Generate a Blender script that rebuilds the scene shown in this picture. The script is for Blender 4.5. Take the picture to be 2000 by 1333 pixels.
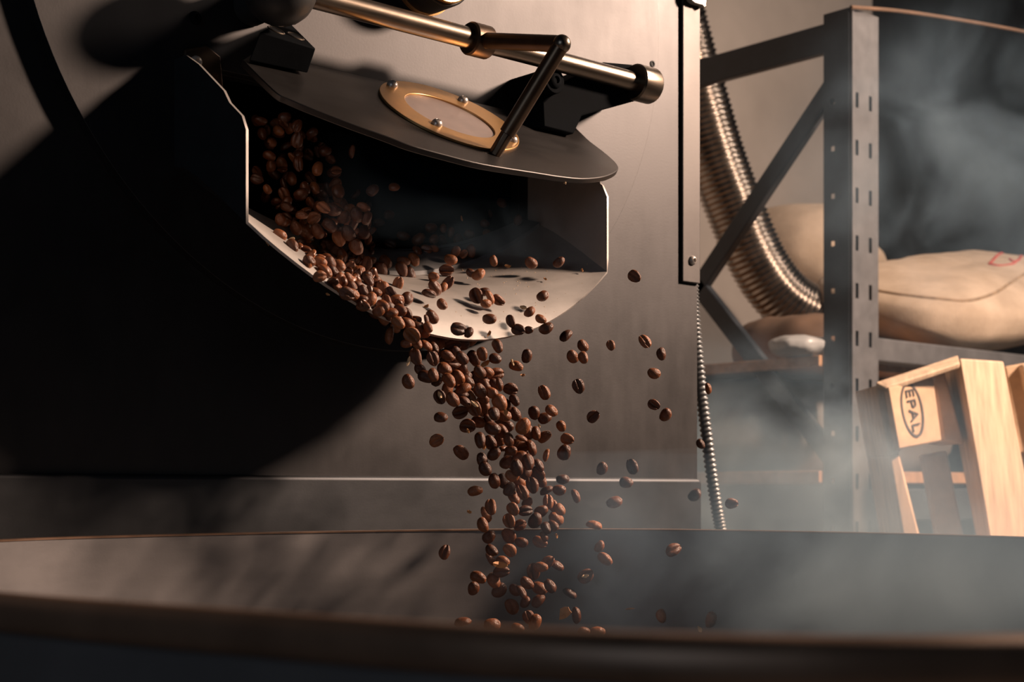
import bpy, bmesh, math, random
from mathutils import Vector, Matrix, Quaternion, noise
from mathutils.bvhtree import BVHTree
from mathutils.geometry import tessellate_polygon

random.seed(11)
for _o in list(bpy.data.objects):
    bpy.data.objects.remove(_o)
SC = bpy.context.scene
COL = SC.collection

# ------------------------------------------------------------------ camera
EYE = Vector((-0.966, -1.082, 1.0))
FWD = Vector((0.666, 0.746, 0.0)).normalized()
RGT = Vector((0.746, -0.666, 0.0)).normalized()
UP = Vector((0, 0, 1))
FPX, HORIZON = 2900.0, 956.0
cam_d = bpy.data.cameras.new('camera')
cam = bpy.data.objects.new('camera', cam_d)
COL.objects.link(cam)
cam.location = EYE
cam.rotation_euler = (math.pi / 2, 0, -math.atan2(FWD.x, FWD.y))
cam_d.sensor_width = 36.0
cam_d.lens = FPX / 2000.0 * 36.0
cam_d.shift_y = (HORIZON - 666.5) / 2000.0
cam_d.clip_start = 0.02
cam_d.dof.use_dof = True
cam_d.dof.focus_distance = 1.27
cam_d.dof.aperture_fstop = 11.0
SC.camera = cam

# ------------------------------------------------------------------ world and light
W = bpy.data.worlds.new('dim_room')
SC.world = W
W.use_nodes = True
W.node_tree.nodes['Background'].inputs['Color'].default_value = (0.42, 0.62, 1.0, 1)
W.node_tree.nodes['Background'].inputs['Strength'].default_value = 0.010


def area_light(name, loc, target, size, power, color, spread=math.pi):
    d = bpy.data.lights.new(name, 'AREA')
    d.shape = 'DISK'
    d.size = size
    d.energy = power
    d.color = color
    d.spread = spread
    o = bpy.data.objects.new(name, d)
    COL.objects.link(o)
    o.location = loc
    o.rotation_euler = (Vector(target) - Vector(loc)).to_track_quat('-Z', 'Y').to_euler()
    return o


area_light('key_lamp', (1.29, -1.05, 2.10), (0.0, 0, 1.20), 0.22, 92.0, (1.0, 0.72, 0.54))
area_light('cool_fill', (-2.7, -1.45, 1.55), (0.2, -0.35, 0.95), 1.3, 5.0, (0.72, 0.86, 1.0))  # added cool fill from behind the camera, lifts the tray wall and rim
area_light('rack_fill', (2.2, -0.9, 3.1), (1.6, 1.3, 1.2), 0.6, 34.0, (1.0, 0.80, 0.66))  # added warm fill for the back wall and rack, no fixture stands there

SC.view_settings.view_transform = 'Standard'
SC.view_settings.look = 'None'
SC.view_settings.exposure = 0.0
SC.view_settings.gamma = 1.0
SC.view_settings.use_curve_mapping = False
SC.cycles.use_denoising = True
SC.cycles.diffuse_bounces = 2
SC.cycles.volume_step_rate = 2.0
SC.cycles.volume_max_steps = 128


# ------------------------------------------------------------------ where things stand
def ray(px, py):
    return FWD + RGT * ((px - 1000.0) / FPX) + UP * ((HORIZON - py) / FPX)


def P(px, py, q):                     # point on a plane parallel to the front plate, q in front of it
    d = ray(px, py)
    return EYE + d * ((-q - EYE.y) / d.y)


def PX(px, py, x):                    # point on a plane x = const
    d = ray(px, py)
    return EYE + d * ((x - EYE.x) / d.x)


def PD(px, py, dist):
    return EYE + ray(px, py) * dist


LID_S = 0.75
LID_K = 1.364 + 0.02 * LID_S          # lid plane: z - LID_S*y = LID_K


def on_lid(px, py, lift=0.0):
    d = ray(px, py)
    n = Vector((0, -LID_S, 1))
    t = (LID_K - n.dot(EYE)) / n.dot(d)
    return EYE + d * t + n.normalized() * lift


LID_N = Vector((0, -LID_S, 1)).normalized()


# ------------------------------------------------------------------ object helpers
def empty(name, loc):
    o = bpy.data.objects.new(name, None)
    o.empty_display_size = 0.05
    COL.objects.link(o)
    o.location = loc
    return o


def tag(o, label=None, cat=None, group=None, kind=None):
    if label: o['label'] = label
    if cat: o['category'] = cat
    if group: o['group'] = group
    if kind: o['kind'] = kind
    return o


def root_loc(parent):
    v = Vector((0, 0, 0))
    while parent is not None:
        v += parent.location
        parent = parent.parent
    return v


def build(name, verts, faces, mat, parent=None, smooth=40, bevel=0, solid=0, solid_off=1.0, segs=2):
    off = root_loc(parent)
    vs = [Vector(v) for v in verts]
    c = sum(vs, Vector()) / len(vs) if parent is None else None
    org = c if c is not None else off
    me = bpy.data.meshes.new(name)
    me.from_pydata([tuple(v - org) for v in vs], [], faces)
    bm = bmesh.new()
    bm.from_mesh(me)
    bmesh.ops.recalc_face_normals(bm, faces=bm.faces)
    bm.to_mesh(me)
    bm.free()
    me.update()
    if smooth:
        me.polygons.foreach_set('use_smooth', [True] * len(me.polygons))
        me.set_sharp_from_angle(angle=math.radians(smooth))
    o = bpy.data.objects.new(name, me)
    COL.objects.link(o)
    if mat: me.materials.append(mat)
    if parent is not None:
        o.parent = parent
    else:
        o.location = org
    if solid:
        m = o.modifiers.new('thickness', 'SOLIDIFY')
        m.thickness = solid
        m.offset = solid_off
        e_ = o.modifiers.new('hard_edges', 'EDGE_SPLIT')
        e_.split_angle = math.radians(45)
    if bevel:
        m = o.modifiers.new('bevel', 'BEVEL')
        m.width = bevel
        m.segments = segs
        m.limit_method = 'ANGLE'
        m.angle_limit = math.radians(35)
    return o


def box_vf(a, b):
    (x0, y0, z0), (x1, y1, z1) = a, b
    v = [(x0, y0, z0), (x1, y0, z0), (x1, y1, z0), (x0, y1, z0), (x0, y0, z1), (x1, y0, z1), (x1, y1, z1), (x0, y1, z1)]
    f = [(0, 3, 2, 1), (4, 5, 6, 7), (0, 1, 5, 4), (1, 2, 6, 5), (2, 3, 7, 6), (3, 0, 4, 7)]
    return v, f


def box(name, a, b, mat, parent=None, bevel=0.0015, smooth=0):
    v, f = box_vf(a, b)
    return build(name, v, f, mat, parent, smooth, bevel)


def prism_vf(front, back):
    n = len(front)
    v = list(front) + list(back)
    f = [tuple(range(n)), tuple(range(2 * n - 1, n - 1, -1))]
    for i in range(n):
        j = (i + 1) % n
        f.append((i, n + i, n + j, j))
    return v, f


def prism(name, front, back, mat, parent=None, bevel=0.0012, smooth=35):
    v, f = prism_vf([Vector(p) for p in front], [Vector(p) for p in back])
    return build(name, v, f, mat, parent, smooth, bevel)


def catmull(pts, n=8, closed=False):
    pts = [Vector(p) for p in pts]
    out = []
    m = len(pts)
    rng = range(m) if closed else range(m - 1)
    for i in rng:
        if closed:
            p0, p1, p2, p3 = pts[(i - 1) % m], pts[i], pts[(i + 1) % m], pts[(i + 2) % m]
        else:
            p1, p2 = pts[i], pts[i + 1]
            p0 = pts[i - 1] if i > 0 else p1 * 2 - p2
            p3 = pts[i + 2] if i + 2 < m else p2 * 2 - p1
        for k in range(n):
            t = k / n
            out.append(0.5 * ((2 * p1) + (p2 - p0) * t + (2 * p0 - 5 * p1 + 4 * p2 - p3) * t * t + (3 * p1 - p0 - 3 * p2 + p3) * t ** 3))
    if not closed:
        out.append(pts[-1])
    return out


def frames(path):
    n = len(path)
    tans = [(path[min(i + 1, n - 1)] - path[max(i - 1, 0)]).normalized() for i in range(n)]
    ref = Vector((0, 0, 1)) if abs(tans[0].z) < 0.9 else Vector((1, 0, 0))
    u = (ref - tans[0] * ref.dot(tans[0])).normalized()
    out = []
    for t in tans:
        u = (u - t * u.dot(t)).normalized()
        out.append((t, u, t.cross(u)))
    return out


def tube_vf(path, rad, segs=16, caps=True):
    path = [Vector(p) for p in path]
    if not isinstance(rad, (list, tuple)): rad = [rad] * len(path)
    v, f = [], []
    for p, (t, a, b), r in zip(path, frames(path), rad):
        for k in range(segs):
            th = 2 * math.pi * k / segs
            v.append(p + a * (r * math.cos(th)) + b * (r * math.sin(th)))
    n = len(path)
    for i in range(n - 1):
        for k in range(segs):
            k2 = (k + 1) % segs
            f.append((i * segs + k, i * segs + k2, (i + 1) * segs + k2, (i + 1) * segs + k))
    if caps:
        f.append(tuple(range(segs - 1, -1, -1)))
        f.append(tuple(range((n - 1) * segs, n * segs)))
    return v, f


def tube(name, path, rad, mat, parent=None, segs=20, smooth=40, bevel=0, caps=True):
    v, f = tube_vf(path, rad, segs, caps)
    return build(name, v, f, mat, parent, smooth, bevel)


def join_vf(parts):
    V, F = [], []
    for v, f in parts:
        o = len(V)
        V += [Vector(p) for p in v]
        F += [tuple(i + o for i in q) for q in f]
    return V, F


def dome_vf(c, n, r, h, segs=16, socket=True):
    """button-head screw: rounded dome with a hex socket, sitting on point c with normal n"""
    c, n = Vector(c), Vector(n).normalized()
    a = n.orthogonal().normalized()
    b = n.cross(a)
    prof = [(1.0, -0.1), (1.0, 0.22), (0.93, 0.5), (0.78, 0.77), (0.58, 0.93), (0.46, 1.0)]
    if socket: prof += [(0.44, 0.98), (0.42, 0.45)]
    v, f = [], []
    for rr, hh in prof:
        for k in range(segs):
            th = 2 * math.pi * k / segs
            v.append(c + (a * math.cos(th) + b * math.sin(th)) * (r * rr) + n * (h * hh))
    for i in range(len(prof) - 1):
        for k in range(segs):
            k2 = (k + 1) % segs
            f.append((i * segs + k, i * segs + k2, (i + 1) * segs + k2, (i + 1) * segs + k))
    f.append(tuple(range((len(prof) - 1) * segs, len(prof) * segs)))
    f.append(tuple(range(segs - 1, -1, -1)))
    return v, f


def screw(c, n, r, h, mat, parent, name='screw'):
    v, f = dome_vf(c, n, r, h)
    return build(name, v, f, mat, parent, 35)


def plate_hole_vf(outer, holes, y0, y1):
    """plate in the x-z plane from y0 (front) to y1 with holes; loops are lists of (x, z)"""
    loops = [outer] + holes
    tris = tessellate_polygon([[Vector((x, z, 0)) for x, z in l] for l in loops])
    flat = [p for l in loops for p in l]
    n = len(flat)
    v = [(x, y0, z) for x, z in flat] + [(x, y1, z) for x, z in flat]
    f = [tuple(t) for t in tris] + [tuple(i + n for i in reversed(t)) for t in tris]
    s = 0
    for l in loops:
        m = len(l)
        for i in range(m):
            j = (i + 1) % m
            f.append((s + i, s + j, n + s + j, n + s + i))
        s += m
    return v, f


# ------------------------------------------------------------------ materials
def nodes_of(name):
    m = bpy.data.materials.new(name)
    m.use_nodes = True
    nt = m.node_tree
    return m, nt, nt.nodes['Principled BSDF']


def noise_node(nt, scale, detail=4, rough=0.6, stretch=(1, 1, 1), dist=0.0):
    tc = nt.nodes.new('ShaderNodeTexCoord')
    mp = nt.nodes.new('ShaderNodeMapping')
    mp.inputs['Scale'].default_value = stretch
    nz = nt.nodes.new('ShaderNodeTexNoise')
    nz.inputs['Scale'].default_value = scale
    nz.inputs['Detail'].default_value = detail
    nz.inputs['Roughness'].default_value = rough
    nz.inputs['Distortion'].default_value = dist
    nt.links.new(tc.outputs['Object'], mp.inputs['Vector'])
    nt.links.new(mp.outputs['Vector'], nz.inputs['Vector'])
    return nz


def ramp(nt, src, stops):
    r = nt.nodes.new('ShaderNodeValToRGB')
    e = r.color_ramp.elements
    while len(e) < len(stops): e.new(0.5)
    for k, (p, c) in zip(e, stops):
        k.position = p
        k.color = (*c, 1) if len(c) == 3 else c
    nt.links.new(src, r.inputs['Fac'])
    return r


def mul(c, k): return tuple(min(1, x * k) for x in c)


def surface(name, color, rough=0.5, metal=0.0, scale=30, var=0.18, bump=0.0, bscale=None, stretch=(1, 1, 1), rvar=0.08,
            c2=None, spec=0.5, coat=0.0, detail=5):
    m, nt, bs = nodes_of(name)
    nz = noise_node(nt, scale, detail, 0.6, stretch)
    r = ramp(nt, nz.outputs['Fac'], [(0.28, mul(color, 1 - var)), (0.72, c2 if c2 else mul(color, 1 + var))])
    nt.links.new(r.outputs['Color'], bs.inputs['Base Color'])
    bs.inputs['Metallic'].default_value = metal
    bs.inputs['Specular IOR Level'].default_value = spec
    mr = nt.nodes.new('ShaderNodeMapRange')
    mr.inputs['To Min'].default_value = max(0.02, rough - rvar)
    mr.inputs['To Max'].default_value = min(1, rough + rvar)
    nt.links.new(nz.outputs['Fac'], mr.inputs['Value'])
    nt.links.new(mr.outputs['Result'], bs.inputs['Roughness'])
    if bump:
        n2 = noise_node(nt, bscale or scale * 4, 6, 0.65, stretch)
        b = nt.nodes.new('ShaderNodeBump')
        b.inputs['Strength'].default_value = bump
        b.inputs['Distance'].default_value = 0.001
        nt.links.new(n2.outputs['Fac'], b.inputs['Height'])
        nt.links.new(b.outputs['Normal'], bs.inputs['Normal'])
    return m


def worn_plate(name, color, rough, metal, streak=(1.0, 1.0, 0.25)):
    """rolled steel: soft clouds, faint runs and smudges"""
    m, nt, bs = nodes_of(name)
    a = noise_node(nt, 9, 6, 0.62, (1, 1, 1))
    b = noise_node(nt, 60, 5, 0.6, streak)
    mix = nt.nodes.new('ShaderNodeMath')
    mix.operation = 'MULTIPLY_ADD'
    nt.links.new(b.outputs['Fac'], mix.inputs[0])
    mix.inputs[1].default_value = 0.45
    nt.links.new(a.outputs['Fac'], mix.inputs[2])
    r = ramp(nt, mix.outputs[0], [(0.45, mul(color, 0.84)), (0.95, mul(color, 1.16))])
    nt.links.new(r.outputs['Color'], bs.inputs['Base Color'])
    bs.inputs['Metallic'].default_value = metal
    mr = nt.nodes.new('ShaderNodeMapRange')
    mr.inputs['From Min'].default_value = 0.4
    mr.inputs['From Max'].default_value = 1.0
    mr.inputs['To Min'].default_value = rough - 0.05
    mr.inputs['To Max'].default_value = rough + 0.07
    nt.links.new(mix.outputs[0], mr.inputs['Value'])
    nt.links.new(mr.outputs['Result'], bs.inputs['Roughness'])
    n2 = noise_node(nt, 420, 3, 0.6, (1, 1, 1))
    bp = nt.nodes.new('ShaderNodeBump')
    bp.inputs['Strength'].default_value = 0.08
    bp.inputs['Distance'].default_value = 0.0005
    nt.links.new(n2.outputs['Fac'], bp.inputs['Height'])
    nt.links.new(bp.outputs['Normal'], bs.inputs['Normal'])
    return m


M = {}
M['plate'] = worn_plate('grey_lacquered_steel', (0.053, 0.051, 0.0525), 0.50, 0.93)
M['base'] = worn_plate('base_panel_steel', (0.060, 0.062, 0.067), 0.50, 0.93, (0.3, 1, 1))
M['chute'] = worn_plate('brushed_chute_steel', (0.44, 0.405, 0.38), 0.50, 0.65, (0.3, 1, 1))
M['neck'] = worn_plate('neck_steel', (0.20, 0.20, 0.205), 0.5, 0.4, (0.3, 1, 1))
M['lid'] = worn_plate('dark_lid_steel', (0.060, 0.055, 0.054), 0.42, 0.95, (0.3, 1, 1))
M['tray'] = worn_plate('tray_steel', (0.17, 0.16, 0.162), 0.50, 0.75, (0.2, 0.2, 1))
M['rim'] = surface('rim_reflection_brown', (0.17, 0.10, 0.065), 0.40, 0.45, 25, 0.25)  # brown reflections on the steel rim are put into its base colour
M['rod'] = surface('worn_rod_steel', (0.21, 0.17, 0.135), 0.30, 1.0, 60, 0.16, 0.08, 300, (0.2, 1, 1))
M['arm'] = surface('bronzed_arm_steel', (0.12, 0.08, 0.055), 0.34, 0.9, 40, 0.25, 0.08, 240)
M['black'] = surface('black_iron_and_chute_shade', (0.010, 0.011, 0.013), 0.55, 0.1, 40, 0.25, 0.1, 220)  # black iron parts; on the chute's outside the black stands for shade
M['bracket'] = surface('blackened_bracket_steel', (0.004, 0.0048, 0.006), 0.8, 0.0, 40, 0.25, 0.06, 220, spec=0.02)
M['dark'] = surface('sooty_drum_steel', (0.016, 0.017, 0.02), 0.75, 0.3, 30, 0.3)
M['brass'] = surface('satin_brass', (0.62, 0.36, 0.15), 0.38, 0.9, 50, 0.10, 0.05, 260)
M['screw'] = surface('stainless_screw', (0.46, 0.42, 0.39), 0.32, 0.55, 80, 0.1)
M['strip'] = worn_plate('edge_strip_steel', (0.072, 0.067, 0.066), 0.50, 0.93)
M['conduit'] = surface('grey_conduit', (0.16, 0.165, 0.17), 0.42, 0.5, 60, 0.15)
M['duct'] = surface('tin_flex_duct', (0.30, 0.265, 0.235), 0.24, 1.0, 30, 0.2)
M['rack'] = surface('shaded_rack_paint', (0.05, 0.058, 0.070), 0.55, 0.1, 25, 0.2)  # darker copy of the rack paint, shade of side faces in the colour
M['rack_front'] = surface('lit_rack_paint', (0.12, 0.122, 0.13), 0.50, 0.2, 25, 0.2)  # lighter copy of the rack paint for the lit front faces
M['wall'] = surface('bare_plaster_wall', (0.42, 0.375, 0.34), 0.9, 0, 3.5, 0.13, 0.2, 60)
M['wall_dark'] = surface('unlit_recess_wall', (0.055, 0.042, 0.038), 0.9, 0, 5, 0.35, 0.2, 60)  # dark colour stands in for the unlit room beyond the back wall
M['floor'] = surface('concrete_floor', (0.14, 0.135, 0.13), 0.8, 0, 6, 0.15, 0.2, 60)
M['shelf'] = surface('chipboard', (0.42, 0.24, 0.13), 0.75, 0, 60, 0.25, 0.15, 240)
M['wood'] = surface('pallet_pine', (0.50, 0.36, 0.25), 0.72, 0, 14, 0.30, 0.35, 90, (6, 6, 0.5))
M['wood_b'] = surface('pallet_block_wood', (0.46, 0.31, 0.20), 0.78, 0, 22, 0.22, 0.35, 110)
M['ink'] = surface('burnt_brand', (0.06, 0.045, 0.04), 0.85, 0, 60, 0.3)
M['plastic'] = surface('pale_plastic_wrap', (0.42, 0.43, 0.44), 0.30, 0, 30, 0.2, 0.3, 60)
M['grey_cloth'] = surface('grey_sackcloth', (0.15, 0.14, 0.135), 0.9, 0, 9, 0.25, 0.4, 200)
M['brown_cloth'] = surface('brown_sackcloth', (0.14, 0.085, 0.055), 0.9, 0, 12, 0.25, 0.4, 200)
M['seam'] = surface('sack_seam', (0.27, 0.19, 0.12), 0.95, 0, 60, 0.3)
M['red'] = surface('red_stencil_ink', (0.42, 0.06, 0.045), 0.9, 0, 80, 0.3)


def burlap():
    m, nt, bs = nodes_of('jute_burlap')
    nz = noise_node(nt, 12, 5, 0.6)
    r = ramp(nt, nz.outputs['Fac'], [(0.3, (0.36, 0.275, 0.20)), (0.75, (0.55, 0.44, 0.34))])
    nt.links.new(r.outputs['Color'], bs.inputs['Base Color'])
    bs.inputs['Roughness'].default_value = 0.95
    w = noise_node(nt, 260, 3, 0.6, (1, 1, 0.3))
    b = nt.nodes.new('ShaderNodeBump')
    b.inputs['Strength'].default_value = 0.5
    b.inputs['Distance'].default_value = 0.002
    nt.links.new(w.outputs['Fac'], b.inputs['Height'])
    nt.links.new(b.outputs['Normal'], bs.inputs['Normal'])
    return m


M['burlap'] = burlap()


def bean_mat(heap=False):
    m, nt, bs = nodes_of('roasted_bean_heap' if heap else 'roasted_bean')
    oi = nt.nodes.new('ShaderNodeNewGeometry' if heap else 'ShaderNodeObjectInfo')
    r = ramp(nt, oi.outputs['Random Per Island' if heap else 'Random'], [(0.0, (0.070, 0.021, 0.008)), (0.55, (0.155, 0.049, 0.018)), (1.0, (0.33, 0.118, 0.045))])
    nz = noise_node(nt, 150 if heap else 1.6, 5, 0.65)
    tc = [n for n in nt.nodes if n.type == 'TEX_COORD'][0]
    mp = [n for n in nt.nodes if n.type == 'MAPPING'][0]
    k = ramp(nt, nz.outputs['Fac'], [(0.3, (0.62, 0.62, 0.62)), (0.7, (1.25, 1.2, 1.15))])
    mx = nt.nodes.new('ShaderNodeMix')
    mx.data_type = 'RGBA'
    mx.blend_type = 'MULTIPLY'
    mx.inputs['Factor'].default_value = 1.0
    nt.links.new(r.outputs['Color'], mx.inputs['A'])
    nt.links.new(k.outputs['Color'], mx.inputs['B'])
    nt.links.new(mx.outputs['Result'], bs.inputs['Base Color'])
    bs.inputs['Roughness'].default_value = 0.36
    bs.inputs['Specular IOR Level'].default_value = 0.5
    n2 = noise_node(nt, 450 if heap else 5.0, 5, 0.7)
    b = nt.nodes.new('ShaderNodeBump')
    b.inputs['Strength'].default_value = 0.25
    b.inputs['Distance'].default_value = 0.0009 if heap else 0.08
    nt.links.new(n2.outputs['Fac'], b.inputs['Height'])
    nt.links.new(b.outputs['Normal'], bs.inputs['Normal'])
    return m


M['bean'] = bean_mat()
M['bean_heap'] = bean_mat(True)
M['chaff'] = surface('papery_chaff', (0.50, 0.22, 0.075), 0.7, 0, 60, 0.35, 0.3, 200)
M['chaff_pale'] = surface('pale_chaff', (0.62, 0.42, 0.24), 0.7, 0, 60, 0.3, 0.3, 200)

# ================================================================== the setting
def setting(name, o):
    o['kind'] = 'structure'
    return o


_v, _f = box_vf((-3.2, -3.2, -0.05), (9.0, 4.0, 0.0))
setting('floor', build('floor', _v, _f, M['floor'], None, 0))
_v, _f = box_vf((-3.2, 1.62, 0.0), (2.95, 1.74, 3.6))
setting('wall_back', build('wall_back', _v, _f, M['wall'], None, 0))
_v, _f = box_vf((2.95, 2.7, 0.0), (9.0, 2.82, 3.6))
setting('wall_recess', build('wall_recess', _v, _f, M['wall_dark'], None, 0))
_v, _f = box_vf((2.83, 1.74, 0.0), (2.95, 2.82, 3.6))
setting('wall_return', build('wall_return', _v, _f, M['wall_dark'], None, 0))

# ================================================================== the roaster
ROAST = empty('coffee_roaster', (-0.16, 0.3, 0.0))
tag(ROAST, 'big grey steel coffee roaster with an open chute pouring out beans', 'coffee roaster')

XC, HW = -0.181, 0.191                # chute centre line and half width
DCX, DCZ, DR = -0.1562, 1.4785, 0.3536


def floor_z(dx, c, m):
    return m + (c - m) * (dx / HW) ** 2


def hole_loop(w=HW - 0.001, top=1.345):
    l = [(XC - w, top), ]
    for i in range(25):
        dx = -w + 2 * w * i / 24
        l.append((XC + dx, 1.0 + floor_z(dx, 0.262, 0.215)))
    l.append((XC + w, top))
    return l


xr = 0.273                            # right edge of the machine
hl = hole_loop()
v, f = plate_hole_vf([(-0.75, 0.40), (xr, 0.40), (xr, 1.95), (-0.75, 1.95)], [hl], 0.0, 0.012)
build('front_plate', v, f, M['plate'], ROAST, 30, 0.0006)
circ = [(DCX + DR * math.cos(2 * math.pi * k / 160), DCZ + DR * math.sin(2 * math.pi * k / 160)) for k in range(160)]
v, f = plate_hole_vf(circ, [hl], -0.012, 0.0002)
disc = build('round_door', v, f, M['plate'], ROAST, 30, 0.0006)
# shell of the machine behind the plate (five sides)
x0, x1, y0, y1, z0, z1 = -0.75, xr, 0.012, 0.75, 0.0, 1.95
v = [(x0, y0, z0), (x1, y0, z0), (x1, y1, z0), (x0, y1, z0), (x0, y0, z1), (x1, y0, z1), (x1, y1, z1), (x0, y1, z1)]
build('cabinet_shell', v, [(0, 1, 2, 3), (4, 5, 6, 7), (1, 2, 6, 5), (3, 0, 4, 7), (2, 3, 7, 6)], M['plate'], ROAST, 0, 0, 0.004, -1)
# drum behind the opening
v, f = [], []
for k in range(64):
    a = 2 * math.pi * k / 64
    for yy in (0.013, 0.46):
        v.append((DCX + 0.335 * math.cos(a), yy, DCZ + 0.335 * math.sin(a)))
f = [(2 * k, 2 * k + 1, (2 * k + 3) % 128, (2 * k + 2) % 128) for k in range(64)] + [tuple(range(1, 128, 2))]
build('drum', v, f, M['dark'], ROAST, 30)

# lower ledge panel with a rolled top edge and rounded corner
zt = 1.0117
prof = [(-0.006, 0.40), (-0.006, zt - 0.003), (-0.0045, zt - 0.0008), (-0.002, zt), (0.0003, zt)]
xe, cr = xr, 0.006
loop = [(-0.75, 0.40), (xe, 0.40), (xe, zt - cr)] + [(xe - cr + cr * math.cos(a), zt - cr + cr * math.sin(a)) for a in (0.4, 0.8, 1.2, 1.57)] + [(-0.75, zt)]
n = len(loop)
v = [(x, -0.0075, z) for x, z in loop] + [(x, 0.0003, z) for x, z in loop]
f = [tuple(range(n)), tuple(range(2 * n - 1, n - 1, -1))] + [(i, n + i, n + (i + 1) % n, (i + 1) % n) for i in range(n)]
build('base_panel', v, f, M['base'], ROAST, 35, 0.0042, segs=4)

# strip on the right hand edge
p0, p1 = P(1334, 550, 0.004), P(1334, 0, 0.004)
strip = box('edge_strip', (p0.x, -0.004, p0.z), (xr + 0.0005, 0.001, 1.95), M['strip'], ROAST, 0.001)
screw(P(1352, 509, 0.004), (0, -1, 0), 0.0052, 0.004, M['screw'], strip)
# rounded clip at the top of the strip
ca = P(1352, -18, 0.006)
v, f = [], []
cl = [(-0.010, 0.03), (-0.010, -0.010), (-0.007, -0.0135), (-0.002, -0.015), (0.006, -0.015), (0.010, -0.0145), (0.0135, -0.0165), (0.016, -0.0150), (0.0165, -0.010), (0.0165, 0.03)]
clip = prism('corner_clip', [ca + Vector((a, -0.006, b)) for a, b in cl], [ca + Vector((a, 0.0015, b)) for a, b in cl], M['screw'], ROAST, 0.001)
# small threaded hole bush and marks on the plate
c = P(1274, 125, 0.012)
ring = []
for k in range(20):
    a = 2 * math.pi * k / 20
    ring.append((math.cos(a), math.sin(a)))
v = [(c.x + 0.0034 * a, -0.0128, c.z + 0.0034 * b) for a, b in ring] + [(c.x + 0.0022 * a, -0.0130, c.z + 0.0022 * b) for a, b in ring] + [(c.x + 0.002 * a, -0.0122, c.z + 0.002 * b) for a, b in ring]
f = []
for i in (0, 1):
    for k in range(20):
        k2 = (k + 1) % 20
        f.append((i * 20 + k, i * 20 + k2, (i + 1) * 20 + k2, (i + 1) * 20 + k))
f.append(tuple(range(40, 60)))
build('thread_hole', v, f, M['dark'], ROAST, 30)

# ------------------------------------------------------------------ chute
def lid_z(q): return LID_K - LID_S * q          # world z of the lid plane, q in front of the plate


NS = 44
rows = []
qs = [(0.0, 0.262, 0.215), (0.012, 0.260, 0.211), (0.030, 0.255, 0.190), (0.05, 0.2450, 0.1835), (0.07, 0.2330, 0.1745), (0.088, 0.2215, 0.1625), (0.102, 0.2120, 0.1495), (0.112, 0.2055, 0.1375), (0.12, 0.2, 0.124)]
for q, c_, m_ in qs:
    row = []
    frac = max(0, (q - 0.03) / 0.09)
    for i in range(NS + 1):
        s = i / NS
        if s < 0.16 or s > 0.84:          # side walls
            side = -1 if s < 0.5 else 1
            h = s / 0.16 if s < 0.5 else (1 - s) / 0.16
            top = min(lid_z(q) - 0.008, 1.345)
            if side > 0 and q > 0.11: top -= 0.000
            zz = top + (1.0 + c_ - top) * h
            qq = q
            if h < 0.12 and q > 0.1: qq = q - 0.006 * (1 - h / 0.12)      # rounded upper corner
            row.append(Vector((XC + side * HW, -qq, zz)))
        else:
            dx = -HW + 2 * HW * (s - 0.16) / 0.68
            qq = q + 0.020 * frac * (1 - (dx / HW) ** 2)
            row.append(Vector((XC + dx, -qq, 1.0 + floor_z(dx, c_, m_))))
    rows.append(row)
CV = [p for r in rows for p in r]
CF = []
for i in range(len(rows) - 1):
    for k in range(NS):
        a = i * (NS + 1) + k
        CF.append((a, a + 1, a + NS + 2, a + NS + 1))
chute = build('chute', CV, CF, M['black'], ROAST, 32, 0, 0.0022, 1.0)  # outer side coloured black in place of its shade, inner side steel
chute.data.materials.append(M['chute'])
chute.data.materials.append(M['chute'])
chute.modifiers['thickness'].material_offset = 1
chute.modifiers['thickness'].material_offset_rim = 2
tag(chute, 'curved steel scoop under the tilted lid')
CHUTE_BVH = BVHTree.FromPolygons([tuple(p) for p in CV], CF)

# raised neck ring between drum opening and scoop
nk = []
for q, c_, m_, lift in ((0.031, 0.2545, 0.189, 0.0002), (0.031, 0.2545, 0.189, 0.0042), (0.022, 0.2575, 0.1985, 0.0040), (0.012, 0.2600, 0.2100, 0.0036), (0.002, 0.262, 0.214, 0.0034), (0.002, 0.262, 0.214, 0.0002)):
    nk.append([Vector((XC + dx, -q, 1.0 + floor_z(dx, c_, m_) + lift)) for dx in [(-HW + 0.002) + 2 * (HW - 0.002) * i / 40 for i in range(41)]])
v = [p_ for r_ in nk for p_ in r_]
f = [(i * 41 + k, i * 41 + k + 1, (i + 1) * 41 + k + 1, (i + 1) * 41 + k) for i in range(5) for k in range(40)]
build('chute_neck', v, f, M['neck'], ROAST, 30)

# ------------------------------------------------------------------ lid
back = [(474, 117), (500, 100), (1120, 245)]
front_px = [(1152, 276), (1186, 302), (1206, 322), (1205, 334), (1180, 345), (1140, 349), (1095, 345), (1050, 338), (945, 321), (872, 303), (800, 283), (752, 265), (680, 239), (600, 208), (560, 191), (540, 181), (506, 149)]
outl = [on_lid(*p) for p in back] + catmull([on_lid(*p) for p in front_px], 4)
lid = prism('chute_lid', [p for p in outl], [p - LID_N * 0.0055 for p in outl], M['lid'], ROAST, 0.0008, 30)
tag(lid, 'dark tilted lid with a brass-ringed window')


def ell(c, a, b, n=48):
    return [(c[0] + a[0] * math.cos(t) + b[0] * math.sin(t), c[1] + a[1] * math.cos(t) + b[1] * math.sin(t)) for t in [2 * math.pi * k / n for k in range(n)]]


co = on_lid(876, 229.5)
e1 = Vector((1, 0, 0))
e2 = LID_N.cross(e1).normalized()


def lid_oval(c, a, b, n, lift):
    return [on_lid(x, y, 0) + LID_N * lift for x, y in ell(c, a, b, n)]


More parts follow.
